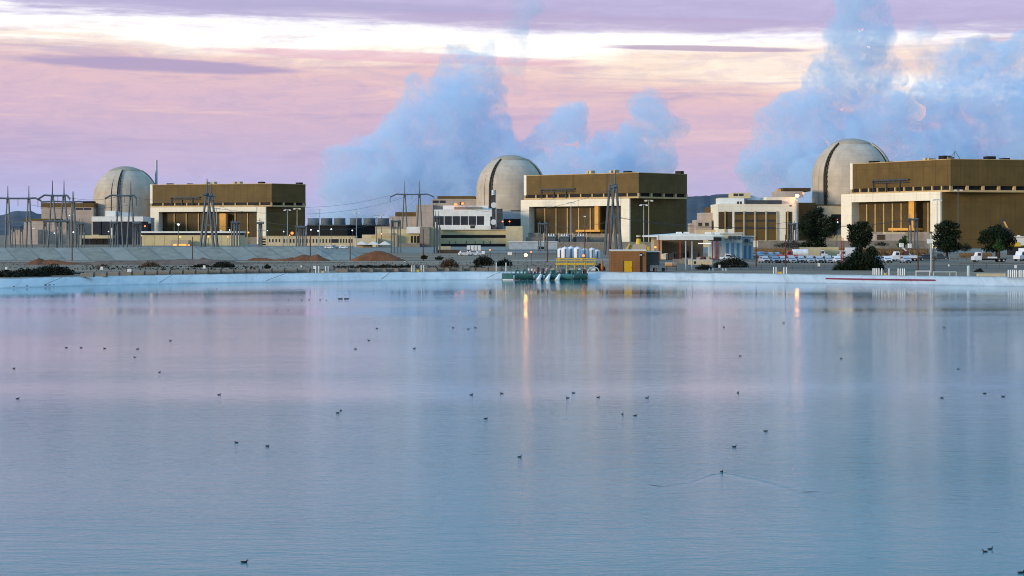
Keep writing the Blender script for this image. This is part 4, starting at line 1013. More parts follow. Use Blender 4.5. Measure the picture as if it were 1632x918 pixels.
# ================================================================ SHORE EQUIPMENT
# concrete barrier blocks along the shore track
n = 33
bar0 = None
for i in range(n):
    px = 139+i*20.3
    if 500 < px < 530 or 655 < px < 682: continue
    Dl = shore(X(px, 320))+8.5; x_ = X(px, Dl)
    l = 'low concrete barrier block on the shore, %s' % (ordn(i, n) if i < 20 and i <= n/2 else ORD[n-1-i]+' from the pump barge end')
    if bar0 is None:
        bar0 = root = thing('barrier', l, 'barrier', (x_, Dl, ground_z(Dl)), 'concrete barrier blocks along the shore')
        z0 = ground_z(Dl)
        MB().profile([(x_-1.05, z0), (x_+1.05, z0), (x_+1.05, z0+.62), (x_-1.05, z0+.62)], Dl-.25, Dl+.25).build('block', 'barrier', root, bevel=.05) if False else None
        M['barrier'] = mat('weathered_barrier', (.24, .215, .175), .9, .2, .8, streak=.3)
        MB().box(x_-1.05, x_+1.05, Dl-.25, Dl+.25, z0, z0+.66).build('block', 'barrier', root, bevel=.05)
        MB().box(x_+1.1, x_+1.28, Dl-.2, Dl, z0, z0+.85).build('post', 'grey_dk', root)
    else:
        c = copy_tree(bar0); c.location = (x_, Dl, ground_z(Dl)); c['label'] = l; c.rotation_euler.z = random.uniform(-.06, .06)
# white bollards
boll = None
def bollards(pxs, where, h=1.3):
    global boll
    for i, px in enumerate(pxs):
        Dl = shore(X(px, 315))+3.2; x_ = X(px, Dl)
        l = 'white pipe bollard %s, %s' % (where, ordn(i, len(pxs)))
        if boll is None:
            boll = thing('bollard', l, 'bollard', (x_, Dl, .6), 'white pipe bollards along the shore')
            MB().lathe(x_, Dl, [(.10, .55), (.10, 1.75), (.07, 1.85), (0, 1.88)], 10).build('pipe', 'white', boll, True)
            MB().lathe(x_, Dl, [(.18, .56), (.18, .66), (.13, .67)], 10).build('collar', 'grey', boll)
        else:
            c = copy_tree(boll); c.location = (x_, Dl, .6); c['label'] = l; c.scale = (1, 1, h/1.3)
bollards([503, 508, 519, 523], 'around the cream box')
bollards([656.5, 660, 671.5, 675.5], 'around the left yellow valve')
bollards([791, 806.5], 'left of the pump barge', 1.75)
bollards([1233, 1237, 1249.5, 1253.5], 'around the yellow valve before the parked cars')
bollards([1391.5, 1394.5, 1397.5, 1401, 1405.5, 1417], 'right of the large bush mound')
bollards([1431.5, 1435, 1438.5, 1441.5], 'left of the white pipe rail')
bollards([1607, 1610.5, 1614, 1617, 1620, 1624.5, 1627.5, 1631], 'at the right edge')
def valve(px, label, m='yellow', w_=5, h=7):
    Dl = shore(X(px, 315))+3.3; x_ = X(px, Dl); root = thing('valve', label, 'valve', (x_, Dl, .6))
    MB().box(x_-S(w_, Dl)/2, x_+S(w_, Dl)/2, Dl-.2, Dl+.2, .62, .6+S(h, Dl)*.6).build('body', m, root, bevel=.04)
    MB().tube((x_, Dl, .6+S(h, Dl)*.6), (x_, Dl, .6+S(h, Dl)), .06, seg=6).build('stem', 'grey_dk', root)
    mb_ = MB().tube((x_-.28, Dl, .6+S(h, Dl)), (x_+.28, Dl, .6+S(h, Dl)), .05, seg=6); mb_.build('handwheel', 'rust', root)
valve(513.5, 'cream box between white bollards at the left', 'cream2', 6, 6); valve(666, 'yellow valve between white bollards below the left office bush'); valve(1243, 'yellow valve between white bollards before the parked cars', 'yellow', 7, 6)
valve(1411, 'yellow valve right of the large bush mound', 'yellow', 3.5, 7)
def sign(px, py, D, label, w_=5, h=5, m='white'):
    c = at(px, py, D); root = thing('sign', label, 'sign', (c.x, D, ground_z(D)), 'small white signs')
    MB().box(c.x-S(w_, D)/2, c.x+S(w_, D)/2, D-.04, D, c.z-S(h, D)/2, c.z+S(h, D)/2).build('board', m, root)
    MB().tube((c.x, D+.05, ground_z(D)-.1), (c.x, D+.05, c.z), .05, seg=6).build('post', 'steel', root)
for px, py, D, l, w_ in [(325.5, 425.5, 345, 'small white sign above the barriers below the left turbine hall', 4), (162, 427.5, 335, 'small white sign at the left end of the barriers', 4), (10, 428, 320, 'small white sign in the black scrub at the left edge', 3.5),
        (1305, 422, 372, 'white sign in front of the middle parked cars', 4), (480, 424.5, 350, 'tiny white sign left of the cream box', 2), (501, 426, 320, 'tall white sign beside the cream box', 3.2), (770, 402.5, 430, 'white two legged sign below the two storey office', 5),
        (812.5, 404, 345, 'white tag sign on a thin post left of the amber lamp', 7), (1146.5, 424.5, 345, 'small white board below the wide dark bush', 3.5), (1512, 423, 350, 'tiny white sign on the asphalt at the right', 2.4), (1618.5, 425, 345, 'white sign near the right edge', 4), (645, 418, 440, 'tiny white marker on the pale road', 2)]:
    sign(px, py, D, l, w_, 5 if w_ > 3 else 3)
c = at(206, 432, 318); MB().box(c.x-.35, c.x+.35, 318, 318.5, .55, c.z+.35).solo('box', 'white', 'small white box on the ground before the barriers at the left', 'box', bevel=.05)
for px in (1130.5, 1136, 1152, 1157):
    D = 338; MB().lathe(X(px, D), D, [(.16, .6), (.13, .9), (.05, 1.15), (0, 1.2)], 8).solo('marker', 'white', 'small white ground marker below the canopy bushes, %s' % ordn((1130.5, 1136, 1152, 1157).index(px), 4), 'marker', 'white ground markers')
# white pipe rails at the right
def rail(px0, px1, py, D, m, label, posts):
    root = thing('pipe_rail', label, 'rail', (X(px0, D), D, .6)); z_ = Z(py, D)
    MB().tube((X(px0, D), D, z_), (X(px1, D), D, z_), .09, seg=8).build('rail', m, root)
    for px in posts: MB().tube((X(px, D), D, .55), (X(px, D), D, z_), .08, seg=8).build('leg', m, root)
Dr = shore(X(1470, 300))+3
rail(1459, 1482, 432.2, Dr, 'white', 'white horizontal pipe rail left of the steel pole', (1460, 1482)); rail(1444, 1459, 431.5, Dr, 'green_lt', 'teal horizontal pipe rail beside the white rail', (1445,))
rail(1487, 1524, 433.5, Dr, 'bluegrey', 'long pale teal pipe rail right of the steel pole', (1488, 1514, 1524))
c = at(1546, 431, Dr); mb_ = MB().lathe(c.x, Dr+1, [(.27, .55), (.27, 2.2), (.12, 2.35), (0, 2.36)], 12); mb_.solo('post', 'bluegrey', 'thick teal post on the shore right of the rails', 'post', smooth=True)
mb_ = MB(); D = shore(X(1580, 300))+4; mb_.box(X(1558, D), X(1603, D), D, D+.7, .55, 1.15); mb_.solo('barrier', 'cream2', 'long pale concrete kerb block near the right edge', 'barrier', bevel=.05)
# chain link fence along the track at right: posts and rail
def fence(px0, px1, D, n, h, label, m='grey_dk'):
    root = thing('fence', label, 'fence', (X(px0, D), D, ground_z(D)), 'wire fences'); z0 = ground_z(D)-.1
    for i in range(n+1):
        px = px0+(px1-px0)*i/n; MB().tube((X(px, D), D, z0), (X(px, D), D, z0+h), .05, seg=5).build('post', m, root)
    mb_ = MB(); mb_.box(X(px0, D), X(px1, D), D-.02, D+.02, z0+h*.93, z0+h*.97); mb_.build('top_rail', m, root)
    mb_ = MB(); mb_.box(X(px0, D), X(px1, D), D-.02, D+.02, z0+h*.5, z0+h*.54); mb_.build('mid_rail', m, root)
fence(1530, 1720, 365, 9, 1.1, 'thin dark post fence across the asphalt at the right edge'); fence(1130, 1330, 352, 12, 1.0, 'low dark wire fence below the parked cars')
fence(1440, 1640, 470, 14, 1.0, 'low wire fence behind the flatbed truck'); fence(690, 900, 560, 16, 2.2, 'wire fence below the two storey office'); fence(0, 520, 540, 30, 3.8, 'tall wire fence behind the crest of the grey bank', 'steel')

# ================================================================ STEAM PLUMES
def steam_mat(name, dens, col_, seed):
    m, N = newmat(name)
    v = N.new('ShaderNodeVolumePrincipled'); N.l.new(v.outputs[0], N.out.inputs['Volume'])
    v.inputs['Color'].default_value = tuple(col_)+(1,); v.inputs['Anisotropy'].default_value = 0.
    g = N.new('ShaderNodeTexCoord'); mp = N.new('ShaderNodeMapping'); N.l.new(g.outputs['Object'], mp.inputs[0]); mp.inputs['Location'].default_value = (seed, 0, 0)
    n = N.noise(mp.outputs[0], .024, 6, .68, .9)
    n2 = N.noise(mp.outputs[0], .075, 5, .65, 1.2)
    n = N.m('ADD', N.m('MULTIPLY', n, .52), N.m('MULTIPLY', n2, .48))
    N.l.new(N.mapr(n, .432, .56, 0., dens), v.inputs['Density'])
    m.cycles.volume_step_rate = 1.0
    return m
def plume(name, blobs, D, mtl, label, vox=4.5, disp=16., group='steam plumes'):
    """blobs: (px, py, radius in px); the union of the puffs becomes one closed surface"""
    mb_ = MB(); rnd = random.Random(len(blobs)); c0 = Vector((X(blobs[0][0], D), D, 0))
    for b in blobs:
        px, py, r = b[:3]; c = at(px, py, D)-c0; c.y += rnd.uniform(-1, 1)*S(r, D)*.5
        mb_.sphere(c, S(r, D), 3, (1, 1.0, 1))
    me = bpy.data.meshes.new(name); mb_.bm.to_mesh(me); mb_.bm.free()
    o = bpy.data.objects.new(name, me); col.objects.link(o)
    rm = o.modifiers.new('r', 'REMESH'); rm.mode = 'VOXEL'; rm.voxel_size = vox
    for k, (sz, st) in enumerate(((60, disp*2.0), (26, disp*1.7), (12, disp*.8))):
        tx = bpy.data.textures.new('t%d' % k, 'CLOUDS'); tx.noise_scale = sz; tx.noise_depth = 2
        d = o.modifiers.new('d', 'DISPLACE'); d.texture = tx; d.strength = st; d.mid_level = .5; d.texture_coords = 'LOCAL'
    dg = bpy.context.evaluated_depsgraph_get(); ev = o.evaluated_get(dg)
    nm = bpy.data.meshes.new_from_object(ev); o.modifiers.clear(); o.data = nm; nm.materials.clear(); nm.materials.append(mtl)
    bpy.data.meshes.remove(me); o.location = c0
    tag(o, label, 'steam plume', group, 'stuff'); return o
sm = steam_mat('steam', .056, (.74, .885, 1.), 0); sm2 = steam_mat('steam_thin', .026, (.74, .885, 1.), 40); sm3 = steam_mat('steam_dark', .05, (.5, .62, .75), 0)
plume('steam', [(700, 300, 80), (560, 335, 45), (620, 300, 60), (590, 250, 45), (640, 235, 55), (700, 210, 60), (740, 160, 56), (745, 110, 46), (735, 82, 32), (770, 100, 36), (718, 100, 30), (715, 130, 34), (560, 290, 55), (660, 200, 40), (680, 160, 36), (770, 240, 65), (780, 190, 40), (800, 290, 70), (850, 250, 45), (890, 215, 42), (905, 190, 26),
    (890, 300, 60), (950, 280, 50), (1000, 290, 55), (970, 235, 30), (1020, 230, 42), (1035, 175, 36), (1060, 200, 34), (1055, 260, 36), (520, 360, 30)], 1900, sm, 'large blue white steam plume rising behind the middle reactor dome')
plume('steam', [(820, 110, 24), (830, 80, 26), (825, 45, 24), (840, 20, 26), (790, 95, 18), (828, 135, 16), (800, 70, 16)], 1980, sm2, 'small torn wisp of steam right of the main plume peak', 4., 12.)
plume('steam', [(670, 78, 14), (682, 68, 12), (657, 86, 8)], 1980, sm2, 'small detached puff of steam left of the main plume peak', 3., 9.)
plume('steam', [(1240, 260, 55), (1235, 310, 50), (1290, 300, 70), (1280, 220, 55), (1310, 170, 52), (1320, 120, 42), (1350, 70, 36), (1365, 20, 34), (1370, -20, 34), (1330, 60, 34), (1270, 190, 44), (1245, 215, 40), (1350, 200, 60), (1390, 60, 34), (1340, 120, 50), (1215, 280, 36), (1370, 150, 50), (1380, 220, 60), (1400, 120, 40), (1390, 280, 70), (1440, 270, 50), (1300, 90, 22), (1410, 180, 40),
    (1560, 290, 80), (1520, 200, 50), (1560, 150, 50), (1530, 110, 36), (1600, 120, 46), (1620, 210, 60), (1660, 160, 60), (1510, 250, 50), (1660, 280, 70), (1540, 90, 34), (1580, 105, 44), (1630, 110, 46), (1500, 160, 40), (1570, 220, 60), (1475, 250, 44), (1620, 70, 26), (1500, 85, 20), (1480, 300, 60)], 1900, sm, 'widest blue steam plume filling the sky behind the right reactor dome')
plume('steam', [(1450, 70, 22), (1480, 95, 24), (1460, 130, 22), (1500, 130, 26), (1440, 160, 22), (1560, 80, 26), (1620, 85, 24), (1475, 50, 22), (1440, 210, 24)], 2000, sm2, 'thin torn steam between the two columns at the upper right', 4., 12.)
plume('steam', [(495, 345, 12), (484, 335, 9), (505, 352, 9)], 1720, sm3, 'dark steam puff at the foot of the left turbine hall corner', 3., 6.)
plume('steam', [(655, 338, 13), (640, 345, 9), (672, 332, 10), (690, 330, 8), (648, 332, 8)], 1720, sm3, 'dark steam puff behind the double tower and pinkish building', 3., 6.)
plume('steam', [(1200, 322, 10), (1212, 318, 8)], 1720, sm3, 'dark steam puff above the right control building roof', 3., 5.)

# ================================================================ TANKS, SHED, CANOPY
for i, (px, yt, yb, w_, D) in enumerate([(893, 396, 410, 9, 546), (900.5, 394, 410, 12, 538), (910, 393.5, 410, 12, 541), (920.5, 394, 410, 12, 538), (932, 396, 409, 11, 544), (943.5, 395.5, 409, 10, 540), (952, 398, 409, 9, 544)]):
    t = thing('storage_tank', 'white upright tank behind the yellow platform, %s of the cluster' % ordn(i, 7), 'tank', (X(px, D), D, .4), 'white storage tanks')
    x_ = X(px, D); r = S(w_, D)/2; zt = Z(yt, D); zb = .35
    MB().lathe(x_, D, [(r, zb), (r, zt-r*.35), (r*.85, zt-r*.15), (r*.45, zt), (0, zt+.02)], 18).build('shell', 'tank', t, True)
    MB().lathe(x_, D, [(r*.25, zt-.05), (r*.25, zt+.2), (0, zt+.22)], 10).build('hatch', 'cream2' if i > 3 else 'tank', t)
    MB().box(x_-.15, x_+.15, D-r-.12, D-r+.02, zb, zt-.5).build('ladder', 'steel', t)
# brick shed
D = 326
b = thing('brick_shed', 'small red brick shed with yellow door and white roof edge at the waterside', 'shed', (X(1001, D), D, .6))
MB().box(X(973, D), X(1030, D), D, D+4.2, .5, Z(399.5, D)).build('wall', 'brick', b)
MB().box(X(972.3, D), X(1030.7, D), D-.12, D+4.3, Z(399.4, D), Z(398, D)).build('roof_edge', 'white', b)
MB().box(X(973, D), X(1030, D), D-.06, D+4.25, Z(400.6, D), Z(399.45, D)-.004).build('fascia', 'ledge', b)
dr = MB().box(X(994.5, D), X(1007.5, D), D-.06, D-.005, .56, Z(416, D)).build('door', 'yellowdoor', b)
MB().box(X(993, D), X(994.4, D), D-.1, D-.005, .56, Z(415.4, D)).build('frame', 'brown_dark', dr); MB().box(X(1006, D), X(1006.6, D), D-.1, D-.065, 1.4, 1.55).build('handle', 'grey_dk', dr)
MB().box(X(1020, D), X(1022.4, D), D-.16, D-.005, .56, Z(403, D)).build('downpipe', 'black', b)
MB().box(X(1019.3, D), X(1023, D), D-.4, D-.01, Z(407.5, D), Z(405, D)).build('lamp_box', 'steel_lt', b)
b = thing('shed_annex', 'dark green grey lean-to standing against the right side of the brick shed', 'shed', (X(1042, 330), 330, .6))
MB().box(X(1030, D)+.02, X(1051, 328), 328, 334, 1.9, Z(402, 328)).build('wall', 'annex' if 'annex' in M else 'grey_dk', b)
MB().box(X(1030, D)+.02, X(1054, 328), 327.7, 334.2, Z(401.9, 328), Z(400.8, 328)).build('roof', 'bluegrey', b)
MB().box(X(1030, D)+.02, X(1036, 328), 328.1, 334, .5, 1.89).build('base_wall', 'grey_dk', b)
for px in (1038, 1044, 1050): MB().tube((X(px, 328), 328.2, .5), (X(px, 328), 328.2, 1.89), .09, seg=6).build('post', 'tan', b)
for i, (px, m, w_, l) in enumerate([(1041, 'red', 4, 'small red machine on the shore right of the brick shed'), (1046.5, 'white', 3, 'small white box on the shore right of the brick shed'), (1055, 'grey_dk', 5, 'dark machine on the shore beside the orange tank')]):
    D = 331; MB().box(X(px, D), X(px+w_, D), D, D+.7, .55, 1.35).solo('box', m, l, 'machine', bevel=.08)
D = 342; t = thing('tank', 'pale orange horizontal tank on legs below the canopy', 'tank', (X(1067, D), D, .6))
MB().tube((X(1060, D), D, 1.75), (X(1071, D), D, 1.75), .42, seg=14).build('shell', 'orange_tank' if 'orange_tank' in M else 'ledge', t)
MB().tube((X(1071.2, D), D, 1.75), (X(1079, D), D, 1.75), .42, seg=14).build('shell_end', 'grey', t)
for px in (1062, 1077): MB().box(X(px, D), X(px+1.2, D), D-.3, D+.3, .55, 1.4).build('leg', 'rust', t)
# yellow machine behind the shed roof
D = 400; t = thing('loader', 'yellow machine with round stack showing above the brick shed roof', 'machine', (X(1019, D), D, .6))
MB().profile([(X(997, D), Z(399, D)), (X(1031, D), Z(399, D)), (X(1030, D), Z(391, D)), (X(1026, D), Z(388.5, D)), (X(1003, D), Z(390, D))], D, D+3).build('body', 'tan', t)
MB().box(X(1000, D), X(1032, D), D-.2, D+3.2, .6, Z(398.9, D)).build('chassis', 'grey_dk', t)
MB().profile([(X(997, D), Z(399, D)), (X(1000, D), Z(399, D)), (X(1004, D), Z(388, D)), (X(1002, D), Z(388, D))], D-.5, D-.1).build('arm', 'yellow', t)
MB().lathe(X(1018.5, D), D+1.4, [(.65, Z(389, D)), (.5, Z(382, D)), (.42, Z(380, D))], 12).build('stack', 'yellow', t)
MB().lathe(X(1018.5, D), D+1.4, [(.52, Z(380, D)), (.52, Z(377.6, D)), (0, Z(377.6, D))], 12).build('band', 'black', t)
MB().lathe(X(1018.5, D), D+1.4, [(.56, Z(377.5, D)), (.5, Z(375, D)), (0, Z(375, D))], 12).build('cap', 'yellowish', t)
MB().box(X(1030, D), X(1035, D), D, D+2, Z(400, D), Z(393, D)).build('bucket', 'yellow', t)
# open canopy building
D = 480
b = thing('canopy_building', 'open sided building with pale metal roof on red posts at the centre right', 'building', (X(1095, D), D, .5))
xl, xr, x3 = X(1041, D), X(1138, D), X(1144, D)
mb_ = MB(); mb_.profile([(X(1041, D), Z(378, D)), (X(1150, D), Z(376, D)), (X(1150, D), Z(374.6, D)), (X(1096, D), Z(371.8, D)), (X(1041, D), Z(375.5, D))], D-1, D+40); mb_.build('roof', 'canopyroof', b)
mb_ = MB(); mb_.box(X(1046, D), X(1136, D), D-1.5, D-1.02, Z(382.5, D), Z(376.4, D)); mb_.build('fascia', 'canopyroof', b)
MB().box(X(1049, D), X(1136, D), D+24, D+24.4, .4, Z(378.2, D)).build('back_wall', 'tan', b)
MB().box(X(1049, D), X(1062, D), D+14, D+23.9, .4, Z(383, D)).build('inner_room', 'tan', b)
for px in (1050.5, 1083.5, 1135, 1142): MB().box(X(px, D)-.16, X(px, D)+.16, D-.9, D-.6, .4, Z(378, D)).build('post', 'red', b)
for a, c in ((1081, 1087), (1093, 1099), (1128, 1134), (1142, 1148)): MB().box(X(a, D), X(c+2, D), D+4, D+7, Z(373.6, D), Z(369.6, D)).build('roof_vent', 'white', b)
MB().box(X(1124, D), X(1145, D), D+18, D+18.2, Z(388.6, D+18), Z(387.4, D+18)).build('tube_lamp', 'tube', b)
MB().box(X(1136.5, D), X(1149, D), D-1.4, D+12, Z(384, D), Z(378.3, D)).build('dark_bay', 'black', b)
# blue grey workshop with roller doors
D = 500
b = thing('workshop', 'pale blue grey workshop with tall blue roller doors right of the canopy', 'building', (X(1175, D), D, .5))
MB().profile([(X(1150, D), .4), (X(1183, D), .4), (X(1183, D), Z(373, D)), (X(1168, D), Z(372.4, D)), (X(1153, D), Z(373.5, D)), (X(1150, D), Z(377, D))], D, D+35).build('wall', 'bluegrey', b)
MB().box(X(1152, D), X(1184, D), D-.5, D+35.5, Z(372.6, D)+.1, Z(371.2, D)+.1).build('roof_edge', 'canopyroof', b)
MB().box(X(1183.1, D), X(1203, D), D+3, D+35, .4, Z(377.5, D)).build('low_wall', 'bluegrey', b); MB().box(X(1182.5, D), X(1203.6, D), D+2.6, D+35.3, Z(377.4, D), Z(375.8, D)).build('low_roof', 'canopyroof', b)
for px in (1157, 1165.5, 1174): MB().box(X(px, D), X(px+4.3, D), D-.09, D-.005, .42, Z(387.5, D)).build('roller_door', 'bluedoor', b)
for px in (1188, 1195.5): MB().box(X(px, D), X(px+4, D), D+2.9, D+2.995, .42, Z(391.5, D)).build('roller_door', 'bluedoor', b)
for px in (1155, 1162, 1169, 1176): MB().box(X(px, D), X(px+4, D), D-1.2, D-.005, Z(380.5, D), Z(376, D)).build('awning_unit', 'cream2' if px == 1155 else 'grey_dk', b)
for px in (1189, 1197): MB().box(X(px, D), X(px+5, D), D+1.9, D+2.995, Z(386, D), Z(381, D)).build('awning_unit', 'steel_lt' if px > 1190 else 'grey_dk', b)
# container box below the canopy
D = 400; t = thing('container', 'cream open box container below the canopy', 'container', (X(1117, D), D, .6))
MB().box(X(1098, D), X(1135, D), D, D+2.4, .7, Z(415, D)).build('body', 'cream2', t); MB().box(X(1097.5, D), X(1135.5, D), D-.05, D+2.5, Z(414.9, D), Z(414, D)).build('rim', 'white', t); MB().box(X(1106, D), X(1109, D), D-.06, D-.005, .9, Z(416.5, D)).build('opening', 'black', t)
for i, (px, py, w_, h_, m, l) in enumerate([(1055, 403.5, 9, 3, 'white', 'low white bench like object at the left under the canopy'), (1066, 402, 12, 7, 'grey_dk', 'dark stacked equipment at the left under the canopy'), (1073, 411, 30, 7, 'grey', 'grey green heap of equipment left of the cream container'),
      (1111, 409.5, 6, 4, 'skin', 'small pinkish machine behind the cream container'), (1118, 409, 7, 5, 'rust', 'rusty machine behind the cream container'), (1126, 408, 7, 5, 'tan', 'tan machine behind the cream container'), (1104, 401, 12, 12, 'grey_dk', 'tall dark equipment rack under the middle of the canopy'), (1088, 400, 10, 12, 'black', 'dark bin under the canopy')]):
    D = 492 if py < 405 else 420; mb_ = MB(); mb_.pb(px, px+w_*.72, py+h_*.25, py+h_, D, 1.6, ground_z(D)); mb_.pb(px+w_*.5, px+w_, py, py+h_, D+.3, 1.1, ground_z(D)+.01); mb_.solo('equipment', m, l, 'equipment', 'equipment around the canopy', bevel=.06)

# ================================================================ VEHICLES
def paint(name, c, r=.3):
    m, N = newmat(name); b_ = N.new('ShaderNodeBsdfPrincipled'); N.l.new(b_.outputs[0], N.out.inputs[0])
    g = N.new('ShaderNodeTexCoord'); n = N.noise(g.outputs['Object'], 1.5, 4, .6)
    N.l.new(N.mix(N.mapr(n, .3, .7), tuple(v*.85 for v in c)+(1,), tuple(c)+(1,)), b_.inputs['Base Color'])
    b_.inputs['Roughness'].default_value = r; b_.inputs['Coat Weight'].default_value = .4; return m
M['c_silver'] = paint('silver_car_paint', (.42, .46, .50)); M['c_white'] = paint('white_car_paint', (.74, .76, .78)); M['c_blue'] = paint('blue_grey_car_paint', (.16, .26, .36)); M['c_dark'] = paint('dark_car_paint', (.03, .035, .04)); M['c_red'] = paint('red_truck_paint', (.35, .03, .02))
M['headlight'] = mat('headlight_glass', (.6, .62, .65), .15, .1, 2, spec=.7)
def car(label, kind, m, group, L=4.6, Wd=1.86, H=1.68):
    """nose towards -y, origin on the ground"""
    r = thing('parked_car', label, 'car', (0, 0, 0), group); h = L/2; w_ = Wd/2
    def loft(secs, name, mt, par, bev=.05):
        mb_ = MB(); rings = []
        for y_, hw, z0, z1 in secs: rings.append([mb_.bm.verts.new(p) for p in ((-hw, y_, z0), (hw, y_, z0), (hw, y_, (z0+z1)*.5), (hw*.94, y_, z1), (-hw*.94, y_, z1), (-hw, y_, (z0+z1)*.5))])
        for a, b_ in zip(rings, rings[1:]):
            for i in range(6): mb_.bm.faces.new([a[i], a[(i+1) % 6], b_[(i+1) % 6], b_[i]])
        mb_.bm.faces.new(list(reversed(rings[0]))); mb_.bm.faces.new(rings[-1])
        return mb_.build(name, mt, par, False, bev)
    zb = .32
    body = loft([(-h, w_*.86, zb+.1, .72), (-h+.15, w_*.96, zb, .86), (-h+1.15, w_, zb, 1.0), (h-.9, w_, zb, 1.02), (h-.1, w_*.96, zb, .98), (h, w_*.9, zb+.1, .9)], 'body', m, r)
    if kind == 'pickup':
        loft([(-h+1.35, w_*.9, .99, 1.02), (-h+1.95, w_*.80, .99, H+.1), (-h+3.1, w_*.80, .99, H+.12), (-h+3.35, w_*.86, .99, 1.04)], 'cabin', m, r)
        gy0, gy1, gh = -h+1.35, -h+1.95, H
        mb_ = MB().box(-w_*.8, w_*.8, -h+3.5, h-.12, 1.021, 1.06); mb_.build('cargo_bed', 'grey_dk', r)
    else:
        e = h-.15 if kind == 'suv' else h-.9
        loft([(-h+1.1, w_*.9, .99, 1.02), (-h+1.85, w_*.78, .99, H), (e-.5, w_*.78, .99, H), (e, w_*.86, .99, 1.04)], 'cabin', m, r)
        gy0, gy1, gh = -h+1.1, -h+1.85, H-.05
    mb_ = MB(); a = .035
    mb_.hexa([(-w_*.78, gy0+.05-a, 1.05), (w_*.78, gy0+.05-a, 1.05), (w_*.78, gy0+.12, 1.06), (-w_*.78, gy0+.12, 1.06), (-w_*.70, gy1-.1-a, gh-.1), (w_*.70, gy1-.1-a, gh-.1), (w_*.70, gy1, gh-.1), (-w_*.70, gy1, gh-.1)]); mb_.build('windscreen', 'glass', r)
    for s_ in (-1, 1):
        mb_ = MB(); y0, y1 = gy1-.15, (gy1+1.2 if kind == 'pickup' else gy1+1.9); x0, x1 = sorted((s_*w_*.84, s_*w_*.875)); x2, x3_ = sorted((s_*w_*.79, s_*w_*.81))
        mb_.hexa([(x0, y0-.25, 1.06), (x1, y0-.25, 1.06), (x1, y1, 1.06), (x0, y1, 1.06), (x2, y0+.15, gh-.14), (x3_, y0+.15, gh-.14), (x3_, y1-.1, gh-.14), (x2, y1-.1, gh-.14)]); mb_.build('side_window', 'glass', r)
        MB().box(s_*w_*.68-.17, s_*w_*.68+.17, -h-.02, -h+.12, .66, .82).build('headlight', 'headlight', r)
        MB().box(s_*w_*1.08-.1, s_*w_*1.08+.1, gy0+.45, gy0+.6, 1.04, 1.2).build('mirror', m, r)
        for y_ in (-h+.95, h-1.0):
            wh = MB().tube((s_*(w_-.24), y_, .35), (s_*(w_+.01), y_, .35), .35, seg=16).build('wheel', 'tyre', r)
            MB().tube((s_*(w_-.1), y_, .35), (s_*(w_+.02), y_, .35), .19, seg=10).build('rim', 'steel_lt', wh)
    MB().box(-w_*.5, w_*.5, -h-.015, -h+.1, .52, .72).build('grille', 'black', r)
    MB().box(-w_*.9, w_*.9, -h-.09, -h+.08, .34, .5).build('bumper', 'grey_dk' if kind != 'pickup' else 'steel_lt', r)
    return r
protos = {}
def place_car(px, D, rz, kind, m, label, group):
    k = (kind, m)
    if k not in protos: protos[k] = r = car(label, kind, m, group)
    else: r = copy_tree(protos[k]); r['label'] = label; r['group'] = group
    r.location = (X(px, D), D, ground_z(D)+.02); r.rotation_euler.z = R(rz)
    return r
front = [(1218, 'suv', 'c_silver'), (1234, 'suv', 'c_blue'), (1246.5, 'sedan', 'c_silver'), (1260.5, 'pickup', 'c_silver'), (1275, 'suv', 'c_silver'), (1289.5, 'pickup', 'c_silver'), (1304, 'suv', 'c_silver'), (1318.5, 'pickup', 'c_silver'), (1333, 'suv', 'c_white'), (1397.5, 'suv', 'c_blue'), (1412.5, 'suv', 'c_white'), (1443, 'suv', 'c_silver')]
CN = {'c_silver': 'silver', 'c_blue': 'blue grey', 'c_white': 'white', 'c_dark': 'dark'}
for i, (px, k, m) in enumerate(front):
    place_car(px, 430+random.uniform(-1, 1), 6+random.uniform(-2, 2), k, m, '%s %s in the front parked row, %s' % (CN[m], k, ordn(i, len(front))), 'cars parked in the front row')
back = [(1196, 'sedan', 'c_blue'), (1207, 'suv', 'c_silver'), (1214, 'pickup', 'c_blue'), (1226, 'suv', 'c_silver'), (1237, 'sedan', 'c_silver')]
for i, (px, k, m) in enumerate(back):
    place_car(px, 545+random.uniform(-2, 2)-(10 if i > 2 else 0), 25, k, m, '%s %s in the back parked row beside the workshop, %s' % (CN[m], k, ordn(i, len(back))), 'cars parked in the back row')
place_car(1161, 470, 90, 'pickup', 'c_white', 'white pickup seen side on before the workshop doors', 'cars beside the workshop')
place_car(1477, 470, 90, 'sedan', 'c_dark', 'dark car behind the pale steel pole', 'cars at the right'); place_car(1499, 480, 80, 'pickup', 'c_dark', 'dark pickup under the layered tree', 'cars at the right'); place_car(1453, 462, 8, 'suv', 'c_dark', 'dark suv beside the crane truck', 'cars at the right')
